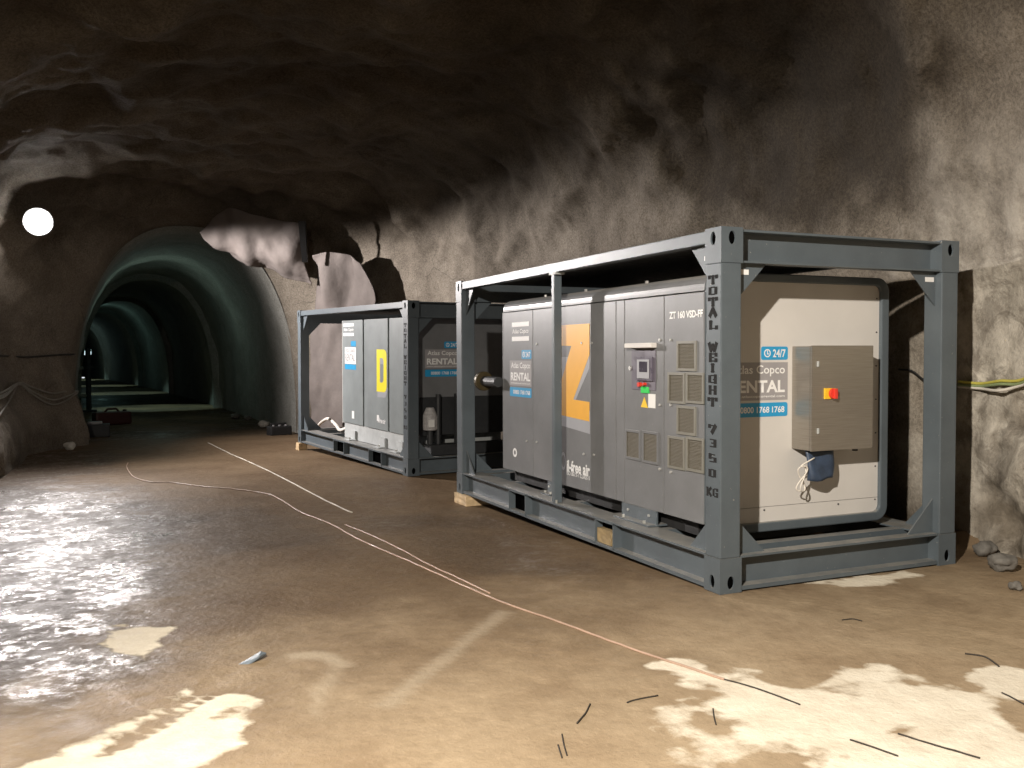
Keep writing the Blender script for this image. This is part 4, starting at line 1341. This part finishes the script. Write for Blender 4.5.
y0, y1, z0, z1 = sideB(343.5, 323.5, 353.8, 336); logo_bars(dry_u, (XB, y1, z0), SX, SY, y1 - y0, z1 - z0)
y0, y1, z0, z1 = sideB(345, 341, 356, 369.5)
d_ = MB().box(XB, XB - 0.002, y0, y1, z0 + 0.2 * (z1 - z0), z0 + 0.78 * (z1 - z0)).build('hire_decal', 'white_paint', dry_u)
MB().box(XB, XB - 0.002, y0, y1, z0, z0 + 0.18 * (z1 - z0)).build('phone_band', 'decal_blue', d_)
MB().box(XB, XB - 0.002, y0, y0 + 0.45 * (y1 - y0), z0 + 0.81 * (z1 - z0), z1).build('hours_band', 'decal_blue', d_)
text('decal_lettering', 'RENTAL', 'decal_grey', d_, (XB - .002, y1 - 0.03, z0 + 0.3 * (z1 - z0)), SX, SY, (y1 - y0) * 0.85, 0.12, 0.012)
text('decal_lettering', 'Atlas Copco', 'decal_grey', d_, (XB - .002, y1 - 0.03, z0 + 0.56 * (z1 - z0)), SX, SY, (y1 - y0) * 0.85, 0.10, 0.006)


def d_shape(y_l, y_r, z0, z1, hole, name, mat, d):
    """letter D with its bowl cut off by the door edge as painted; y_l is the left edge (larger y)"""
    r = (z1 - z0) * 0.16
    def lp(yl, yr, za, zb, rr):
        out = [(yl, za)]
        for k in range(5):
            a = math.radians(-90 + k * 22.5); out.append((yr + rr - rr * math.cos(a), za + rr + rr * math.sin(a)))
        for k in range(5):
            a = math.radians(k * 22.5); out.append((yr + rr - rr * math.cos(a), zb - rr + rr * math.sin(a)))
        out.append((yl, zb))
        return out
    wd = (y_l - y_r)
    o_ = lp(y_l, y_r, z0, z1, r); i_ = lp(y_l - wd * 0.33, y_r + wd * 0.30, z0 + (z1 - z0) * 0.22, z1 - (z1 - z0) * 0.20, r * 0.6)
    T3 = lambda a, b, t: (XB - t, a, b)
    return MB().ring(o_, i_, T3, 0.0003, d).build(name, mat, dry_u)


y0, y1, z0, z1 = sideB(376.8, 349.5, 387.2, 392)
d_shape(y1 - 0.03, y0 + 0.01, z0 - 0.09, z1 - 0.10, True, 'letter_shadow', 'letter_grey', 0.0015)
d_shape(y1, y0 + 0.02, z0, z1, True, 'letter_face', 'letter_yellow', 0.003)
y0, y1, z0, z1 = sideB(352, 411, 354.2, 418.5); MB().box(XB, XB - 0.002, y0, y1, z0, z1).build('white_mark', 'white_paint', dry_u)
y0, y1, z0, z1 = sideB(378, 418, 385.5, 423.5); text('oil_free_lettering', 'il-free air', 'white_paint', dry_u, (XB - .0004, y1, z0), SX, SY, y1 - y0, z1 - z0, 0.02)
oval = sideB(377, 415, 379, 421)
MB().box(XB, XB - 0.002, oval[0], oval[1], oval[2], oval[3]).build('drop_mark', 'white_paint', dry_u)
# end of the far unit: upper cabinet panel, machinery below
EYB = 0.42
ezl = on_plane(440, 397, 1, EYB, MBm).z
MB().box(0.24, 2.05, EYB - 0.012, EYB + 0.01, ezl, dz1 - 0.004).build('end_panel', 'body_paint', dry_u, bevel=0.004)
x0, x1, z0, z1 = end_box(425, 341.5, 459, 376.5, EYB - 0.012, MBm); decal_rental(dry_u, (x0, EYB - 0.012, z0), EX_, EY_, x1 - x0, z1 - z0)
ym = 0.34
p = on_plane(430, 412, 1, ym, MBm); q_ = on_plane(430, 430, 1, ym, MBm)
rm = 0.105
mt = MB(); mt.cyl((p.x, ym, q_.z), (p.x, ym, p.z - 0.03), rm, 20); mt.cyl((p.x, ym, p.z - 0.03), (p.x, ym, p.z + 0.07), rm * 0.98, 20, rm * 0.55)
mo = mt.build('pump_motor', 'motor_grey', dry_u, bevel=0.008)
for k in range(10):
    a = 2 * math.pi * k / 10
    MB().box(p.x + rm * math.cos(a) - 0.004, p.x + rm * math.cos(a) + 0.004, ym + rm * math.sin(a) - 0.004, ym + rm * math.sin(a) + 0.004, q_.z + 0.02, p.z - 0.05).build('cooling_fin', 'motor_grey', mo)
pw_ = on_plane(431, 423.5, 1, ym - rm, MBm)
MB().box(pw_.x - 0.05, pw_.x + 0.05, ym - rm - 0.03, ym - rm + 0.01, pw_.z - 0.06, pw_.z + 0.06).build('terminal_box', 'paper_white', mo, bevel=0.006)
MB().cyl((p.x, ym, RH), (p.x, ym, q_.z), 0.05, 14).build('pump_foot', 'dark_steel', dry_u)
MB().box(0.45, 1.9, 0.16, 0.40, RH, 0.42).build('equipment_tray', 'dark_steel', dry_u, bevel=0.006)
MB().cyl((p.x + 0.13, ym - 0.02, 0.42), (p.x + 0.13, ym - 0.02, ezl + 0.05), 0.04, 12).build('riser_pipe', 'dark_steel', dry_u)
MB().cyl((p.x + 0.5, ym - 0.02, 0.42), (p.x + 0.5, ym - 0.02, ezl + 0.05), 0.09, 14).build('riser_pipe', 'dark_steel', dry_u)

# white hose leaving the far unit through the open end
hp = [on_plane(u, v, 0, x, MBm) for u, v, x in ((347, 428, 0.40), (340, 430, 0.42), (336, 425, 0.5), (329, 419, 0.6), (323, 421, 0.7), (317, 427, 0.85))]
hp = [MBm @ Vector(h) for h in hp]
ho = MB().tube(smooth_path(hp, 8), 0.03, 10).build('air_hose', 'hose_white', None, smooth=True)
tag(ho, 'thick white hose arching out of the open end of the far frame', 'hose')

# ------------------------------------------------------------------ flood lamp at the tunnel mouth
lr = empty('flood_lamp', Matrix.Translation(LAMP) @ Vector((CAM - LAMP)).to_track_quat('-Y', 'Z').to_matrix().to_4x4())
tag(lr, 'glaring round white flood lamp high on the left wall', 'lamp')
R_ = 0.235
body = MB()
prof = [(0.0, R_ * 1.10), (0.05, R_ * 1.12), (0.10, R_ * 1.0), (0.22, R_ * 0.55), (0.28, R_ * 0.5)]
n = 24
vs = []; fs = []
for d, r in prof:
    vs += [(r * math.cos(2 * math.pi * i / n), d - 0.05, r * math.sin(2 * math.pi * i / n)) for i in range(n)]
for k in range(len(prof) - 1):
    fs += [(k * n + i, k * n + (i + 1) % n, (k + 1) * n + (i + 1) % n, (k + 1) * n + i) for i in range(n)]
fs.append(tuple(range((len(prof) - 1) * n, len(prof) * n)))
body.add(vs, fs).build('housing', 'lamp_housing', lr, smooth=True)
vs = [(0, -0.13, 0)]; fs = []
for k, (d, r) in enumerate(((-0.12, 0.35), (-0.10, 0.65), (-0.07, 0.88), (-0.035, 1.0))):
    vs += [(R_ * r * math.cos(2 * math.pi * i / n), d, R_ * r * math.sin(2 * math.pi * i / n)) for i in range(n)]
fs += [(0, 1 + i, 1 + (i + 1) % n) for i in range(n)]
for k in range(3):
    fs += [(1 + k * n + i, 1 + k * n + (i + 1) % n, 1 + (k + 1) * n + (i + 1) % n, 1 + (k + 1) * n + i) for i in range(n)]
MB().add(vs, fs).build('lens', 'lamp_glow', lr, smooth=True)
inv = lr.matrix_world.inverted()
h, nn, _, _ = BV.find_nearest(LAMP + Vector((-0.1, 0.2, 0.1)))
if h is None: h = LAMP + Vector((-0.6, 0, 0.4))
MB().tube([inv @ (LAMP + Vector((0, 0.15, 0))), inv @ (LAMP + Vector((-0.1, 0.22, 0.15))), inv @ h], 0.022, 8).build('bracket', 'lamp_housing', lr)

# ------------------------------------------------------------------ felt sheets at the tunnel mouth
def cloth(name, ctrl, label, fold=0.05, seed=0.0, dens=14, thick=0.012):
    """sheet through a net of (u, v, y) points; y is the distance along the cave"""
    R = len(ctrl); Cn = len(ctrl[0])
    net = np.array([[on_plane(u, v, 1, y) for (u, v, y) in row] for row in ctrl])
    def interp(arr, k, axis):
        m = arr.shape[axis]
        q = np.linspace(0, m - 1, (m - 1) * k + 1)
        i = np.clip(np.floor(q).astype(int), 0, m - 2); f = q - i
        take = lambda j: np.take(arr, np.clip(j, 0, m - 1), axis)
        sh = [1] * arr.ndim; sh[axis] = -1; f = f.reshape(sh)
        p0, p1, p2, p3 = take(i - 1), take(i), take(i + 1), take(i + 2)
        return 0.5 * (2 * p1 + (p2 - p0) * f + (2 * p0 - 5 * p1 + 4 * p2 - p3) * f ** 2 + (3 * p1 - p0 - 3 * p2 + p3) * f ** 3)
    g = interp(interp(net, dens, 0), dens, 1)
    a, b = g.shape[:2]
    Pn = g.reshape(-1, 3)
    nz = fbm(Pn * np.array([1.1, 1.1, 0.55]) + seed, 3, 0.42).reshape(a, b)
    nz = nz + 0.5 * (1 - 2 * np.abs(perlin(Pn * np.array([1.4, 1.4, 0.7]) + seed * 2)).reshape(a, b))
    du = np.gradient(g, axis=1); dv = np.gradient(g, axis=0)
    nr = np.cross(du, dv); nr /= np.linalg.norm(nr, axis=2, keepdims=True) + 1e-9
    g = g + nr * (fold * nz)[:, :, None]
    o = grid_obj(name, g, 'felt')
    s = o.modifiers.new('thickness', 'SOLIDIFY'); s.thickness = thick; s.offset = 0
    tag(o, label, 'sheet', 'felt sheets at the tunnel mouth')
    return o


cloth('felt_sheet', [
    [(196, 232, 15.8), (222, 208, 15.5), (255, 214, 15.2), (300, 222, 15.0)],
    [(205, 244, 15.75), (235, 236, 15.35), (268, 238, 15.05), (302, 246, 14.9)],
    [(222, 256, 15.9), (245, 258, 15.5), (276, 262, 15.15), (304, 268, 14.9)],
    [(240, 264, 16.2), (262, 272, 15.8), (286, 280, 15.4), (308, 288, 15.1)]],
    'loose pale felt sheet sagging from the rock above the tunnel mouth', 0.27, 2.0)
cloth('felt_sheet', [
    [(312, 256, 14.9), (328, 252, 14.6), (345, 256, 14.25), (358, 262, 14.1)],
    [(312, 290, 15.5), (322, 285, 14.8), (350, 288, 14.35), (374, 302, 13.95)],
    [(308, 330, 15.7), (320, 330, 15.1), (338, 328, 14.75), (352, 330, 14.5)],
    [(308, 390, 15.6), (320, 392, 15.2), (332, 392, 14.9), (344, 390, 14.6)],
    [(312, 438, 15.6), (321, 440, 15.2), (331, 440, 14.9), (342, 438, 14.6)]],
    'crumpled pinkish felt sheet hanging down the rock behind the far frame', 0.20, 6.5)
# dark hanging strip between the sheets
st = MB(); pp = [on_plane(u, v, 1, 14.55) for u, v in ((298, 221), (305, 221), (307, 262), (302, 262))]
st.add([tuple(q) for q in pp] + [tuple(Vector(q) + Vector((0.03, 0.05, 0))) for q in pp], [(0, 1, 2, 3), (7, 6, 5, 4), (0, 4, 5, 1), (1, 5, 6, 2), (2, 6, 7, 3), (3, 7, 4, 0)])
tag(st.build('rubber_strip', 'black_rubber'), 'dark strip hanging from the rock between the two felt sheets', 'strip')

# ------------------------------------------------------------------ cables
def rock_cable(name, pix, r, mat, label, sag=0.045, cat='cable', group=None):
    pts_ = [on_rock(u, v, sag + r) for u, v in pix]
    pts_ = [p for p in pts_ if p is not None]
    o = MB().tube(smooth_path(pts_, 6), r, 8).build(name, mat, None, smooth=True)
    tag(o, label, cat, group)
    return o


rock_cable('wall_cable', [(-30, 358), (0, 357), (25, 358), (50, 356), (72, 354)], 0.018, 'cable_black', 'single thin dark cable running straight along the left rock wall')
for k, (dv, dd) in enumerate(((0, 0), (3, 3), (5, 7))):
    rock_cable('wall_cable', [(-30, 400 + dv), (0, 394 + dv), (16, 384 + dv * 0.4), (30, 388 + dv + dd * 0.4), (48, 394 + dv + dd), (62, 393 + dv + dd * 0.6), (75, 391 + dv * 0.6)], 0.016, 'cable_grey',
               ['top cable of the sagging grey bundle on the left wall', 'middle cable of the sagging grey bundle on the left wall', 'lowest and most sagging cable of the grey bundle on the left wall'][k], group='cables on the left wall')
rock_cable('wall_cable', [(15, 386), (8, 398), (0, 411), (-10, 425)], 0.014, 'cable_grey', 'grey cable dropping steeply from the bundle on the left wall')
for k, (dv, m_) in enumerate(((0, 'cable_yellow'), (3.2, 'cable_green'), (5.6, 'hose_white'))):
    rock_cable('wall_cable', [(964, 381 + dv), (985, 383 + dv), (1003, 382 + dv), (1024, 377.5 + dv), (1050, 371 + dv), (1110, 360 + dv), (1190, 352 + dv)], 0.013, m_,
               ['yellow cable on the right wall beside the near frame, uppermost of three', 'green cable on the right wall between a yellow and a white one', 'white cable on the right wall below the green one'][k], group='cables on the right wall')
rock_cable('wall_cable', [(903, 368), (915, 371), (926, 378), (935, 384)], 0.010, 'cable_black', 'short black cable on the rock seen through the end of the near frame')


# hoses and lines on the floor
def floor_line(name, pix, r, mat, label, cat, per=8):
    pts_ = smooth_path([px_ground(u, v) for u, v in pix], per)
    pts_ = [Vector((p.x, p.y, ground(p.x, p.y) + r * 0.85)) for p in pts_]
    o = MB().tube(pts_, r, 8).build(name, mat, None, smooth=True)
    return tag(o, label, cat)


floor_line('floor_hose', [(128, 463), (127, 468), (134, 477), (150, 482), (175, 483), (205, 487), (240, 490), (270, 495), (287, 504), (300, 512), (330, 524), (360, 540), (410, 562), (455, 582), (500, 602), (560, 623), (640, 652), (700, 672), (724, 680)],
           0.007, 'hose_pink', 'long thin pinkish hose winding across the floor from the tunnel', 'hose')
floor_line('floor_rope', [(208, 443), (235, 456), (262, 468), (290, 482), (318, 497), (352, 513)], 0.009, 'rope_white', 'straight pale rope on the floor in front of the far frame', 'rope')
floor_line('floor_rope', [(345, 525), (370, 535), (400, 549), (425, 563), (460, 579), (490, 594)], 0.006, 'hose_pink', 'second thin line lying just beside the long hose on the floor', 'hose')
tw = [([(590, 704), (586, 712), (577, 723)], 'curved black twig on the floor right of the bright mud', 0.006),
      ([(627, 703), (640, 699), (658, 696)], 'black twig lying flat on the floor, left of the thin upright one', 0.006),
      ([(558, 745), (562, 758)], 'short black twig, left one of a pair at the bottom edge', 0.005),
      ([(562, 734), (564, 745), (567, 756)], 'longer black twig, right one of a pair at the bottom edge', 0.005),
      ([(713, 709), (714, 717), (716, 725)], 'thin short black twig lying straight away from the viewer', 0.005),
      ([(722, 679), (755, 688), (800, 705)], 'long black wire at the end of the pinkish hose', 0.006),
      ([(850, 740), (872, 747), (898, 756)], 'shorter black wire on the pale dry patch', 0.006),
      ([(898, 734), (935, 745), (980, 758)], 'longer black wire crossing the pale dry patch at right', 0.006),
      ([(965, 653), (985, 657), (999, 667)], 'bent dark twig on the wet floor at the right edge', 0.007),
      ([(1002, 693), (1014, 699), (1030, 708)], 'dark twig on the small pale patch at the right edge', 0.006),
      ([(842, 620), (852, 619), (862, 621)], 'small dark twig on the floor before the near frame end', 0.006)]
for pix, lab, r in tw:
    r *= 0.7
    floor_line('twig' if 'twig' in lab else 'wire', pix, r, 'twig', lab, 'twig' if 'twig' in lab else 'wire', 5)

# grey scrap on the floor
c = px_ground(252, 660)
sc = MB()
outl = [(-0.085, -0.02), (-0.05, -0.045), (0.03, -0.035), (0.085, 0.01), (0.06, 0.035), (0.0, 0.02), (-0.05, 0.03)]
sc.prism(outl, lambda a, b, t: (a, b, t + 0.03 * a + 0.02 * math.sin(30 * a)), 0.0, 0.010)
o = sc.build('metal_scrap', 'scrap_blue'); o.location = (c.x, c.y, c.z + 0.005); o.rotation_euler = (0, 0, 0.15)
tag(o, 'flat blue grey scrap lying on the mud beside a dry patch', 'scrap')


# ------------------------------------------------------------------ stones and litter
def stone(u, v, r, mat, label, name='stone', sq=(1, 1, 0.7), seed=0, cat='stone', pos=None):
    bm = bmesh.new(); bmesh.ops.create_icosphere(bm, subdivisions=3, radius=1.0)
    co_ = np.array([x.co[:] for x in bm.verts])
    d = 1 + 0.55 * fbm(co_ * 1.2 + seed * 3.7, 3) + 0.12 * fbm(co_ * 4 + seed, 2)
    for x, k in zip(bm.verts, d):
        x.co = Vector((x.co.x * k * r * sq[0], x.co.y * k * r * sq[1], x.co.z * k * r * sq[2]))
    zmin = min(x.co.z for x in bm.verts)
    for x in bm.verts: x.co.z -= zmin
    me = bpy.data.meshes.new(name); bm.to_mesh(me); bm.free()
    me.polygons.foreach_set('use_smooth', [True] * len(me.polygons))
    me.materials.append(MATS[mat])
    o = bpy.data.objects.new(name, me); COL.objects.link(o)
    p = px_ground(u, v) if pos is None else Vector(pos)
    o.location = (p.x, p.y, p.z - 0.10 * r)
    return tag(o, label, cat)


stone(46, 444, 0.13, 'pale_stone', 'pale stone at the left wall, left one of two', seed=1)
stone(70, 450, 0.11, 'pale_stone', 'pale stone at the left wall, right one of two', seed=2)
stone(264, 427, 0.14, 'pale_stone', 'pale stone on the right of the tunnel mouth', seed=3)
stone(235, 418, 0.13, 'stone', 'small dark stone inside the tunnel mouth along its right wall', seed=5)
stone(248, 419.5, 0.11, 'stone', 'smaller dark stone between two stones at the right tunnel wall', seed=6)
stone(1003, 571, 0.10, 'stone', 'grey stone at the foot of the right wall, at the frame edge', seed=7)
stone(985, 556, 0.09, 'stone', 'brown grey stone against the right wall behind the near frame post', seed=8)
stone(1016, 590, 0.045, 'stone', 'small stone on the floor below the right wall', seed=9)
# dark crate with white markings at the right of the mouth
p = px_ground(282, 433)+Vector((-0.15,-0.5,0))
r0 = empty('battery_box', Matrix.Translation(p) @ Matrix.Rotation(0.2, 4, 'Z'))
tag(r0, 'low black box with pale caps on the floor beside the far frame', 'box')
MB().box(-0.26, 0.26, -0.16, 0.16, -0.01, 0.22).build('case', 'black_rubber', r0, bevel=0.03)
for k in range(3):
    MB().cyl((-0.16 + 0.15 * k, -0.06, 0.22), (-0.16 + 0.15 * k, -0.06, 0.25), 0.03, 10).build('cap', 'decal_grey', r0)
MB().box(-0.20, 0.20, 0.04, 0.07, 0.22, 0.29).build('handle', 'black_rubber', r0, bevel=0.01)
# planks by the left wall
for k, (u0, v0, u1, v1, lab, w_) in enumerate(((-20, 449, 25, 440, 'yellowish old plank by the left wall, the longer one', 0.16), (2, 453, 34, 446, 'shorter dark plank lying before the longer one at the left wall', 0.12))):
    a = px_ground(u0, v0); b = px_ground(u1, v1)
    L = (b - a).length; d = (b - a).normalized()
    o = MB().box(0, L, -w_ / 2, w_ / 2, 0, 0.045).build('plank', 'old_wood', None, bevel=0.006)
    o.location = (a.x, a.y, max(a.z, b.z) + 0.002); o.rotation_euler = (0, 0, math.atan2(d.y, d.x))
    tag(o, lab, 'plank', 'planks by the left wall')

# gear inside the left of the tunnel mouth
pp = px_ground(97, 436)
r0 = empty('tool_crate', Matrix.Translation(pp))
tag(r0, 'dark crate with a pale lid just inside the tunnel mouth at left', 'crate')
MB().box(-0.28, 0.28, -0.2, 0.2, 0, 0.30).build('body', 'dark_steel', r0, bevel=0.02)
MB().box(-0.20, 0.12, -0.15, 0.15, 0.30, 0.36).build('lid', 'decal_grey', r0, bevel=0.02)
pp = px_ground(112, 424)
r0 = empty('fuel_can', Matrix.Translation(pp) @ Matrix.Rotation(0.4, 4, 'Z'))
tag(r0, 'dull red can standing on the tunnel floor behind the crate', 'can')
MB().box(-0.5, 0.5, -0.16, 0.16, 0, 0.36).build('body', 'red_plastic', r0, bevel=0.05)
MB().tube([(-0.2, 0, 0.35), (-0.12, 0, 0.44), (0.12, 0, 0.44), (0.2, 0, 0.35)], 0.03, 8).build('handle', 'red_plastic', r0)
MB().cyl((0.36, 0, 0.35), (0.36, 0, 0.41), 0.05, 10).build('cap', 'black_rubber', r0)
# standing pipe with valves on the left of the tunnel
base = px_ground(89, 411)
r0 = empty('stand_pipe', Matrix.Translation(base))
tag(r0, 'dark upright pipe with valves standing inside the tunnel at left', 'pipe')
MB().cyl((0, 0, -0.01), (0, 0, 2.2), 0.09, 12).build('riser', 'dark_steel', r0)
MB().box(-0.25, 0.25, -0.2, 0.2, 0, 0.06).build('base_plate', 'dark_steel', r0)
for z in (0.55, 1.5):
    MB().cyl((-0.3, 0, z), (0.05, 0, z), 0.07, 12).build('valve_branch', 'cable_grey', r0)
MB().cyl((0, 0, 1.45), (0, 0, 1.58), 0.16, 14).build('flange', 'dark_steel', r0)
# far lamps in the tunnel
for u, v, y_, lab, r in ((86.5, 352.5, 60.0, 'small pale tunnel lamp, upper one at the far tunnel bend', 0.28), (83.2, 377.5, 40.0, 'tiny white light low at the far left of the tunnel', 0.055)):
    p = on_plane(u, v, 1, y_)
    o_ = empty('tunnel_lamp', Matrix.Translation(p)); tag(o_, lab, 'lamp')
    mb = MB(); mb.box(-r, r, -0.06, 0.06, -r * 0.55, r * 0.35); mb.build('lens', 'tunnel_glow' if r > 0.1 else 'tiny_glow', o_, bevel=r * 0.3)
    MB().box(-r * 1.1, r * 1.1, 0.05, 0.16, -r * 0.7, r * 0.7).build('housing', 'lamp_housing', o_, bevel=r * 0.2)
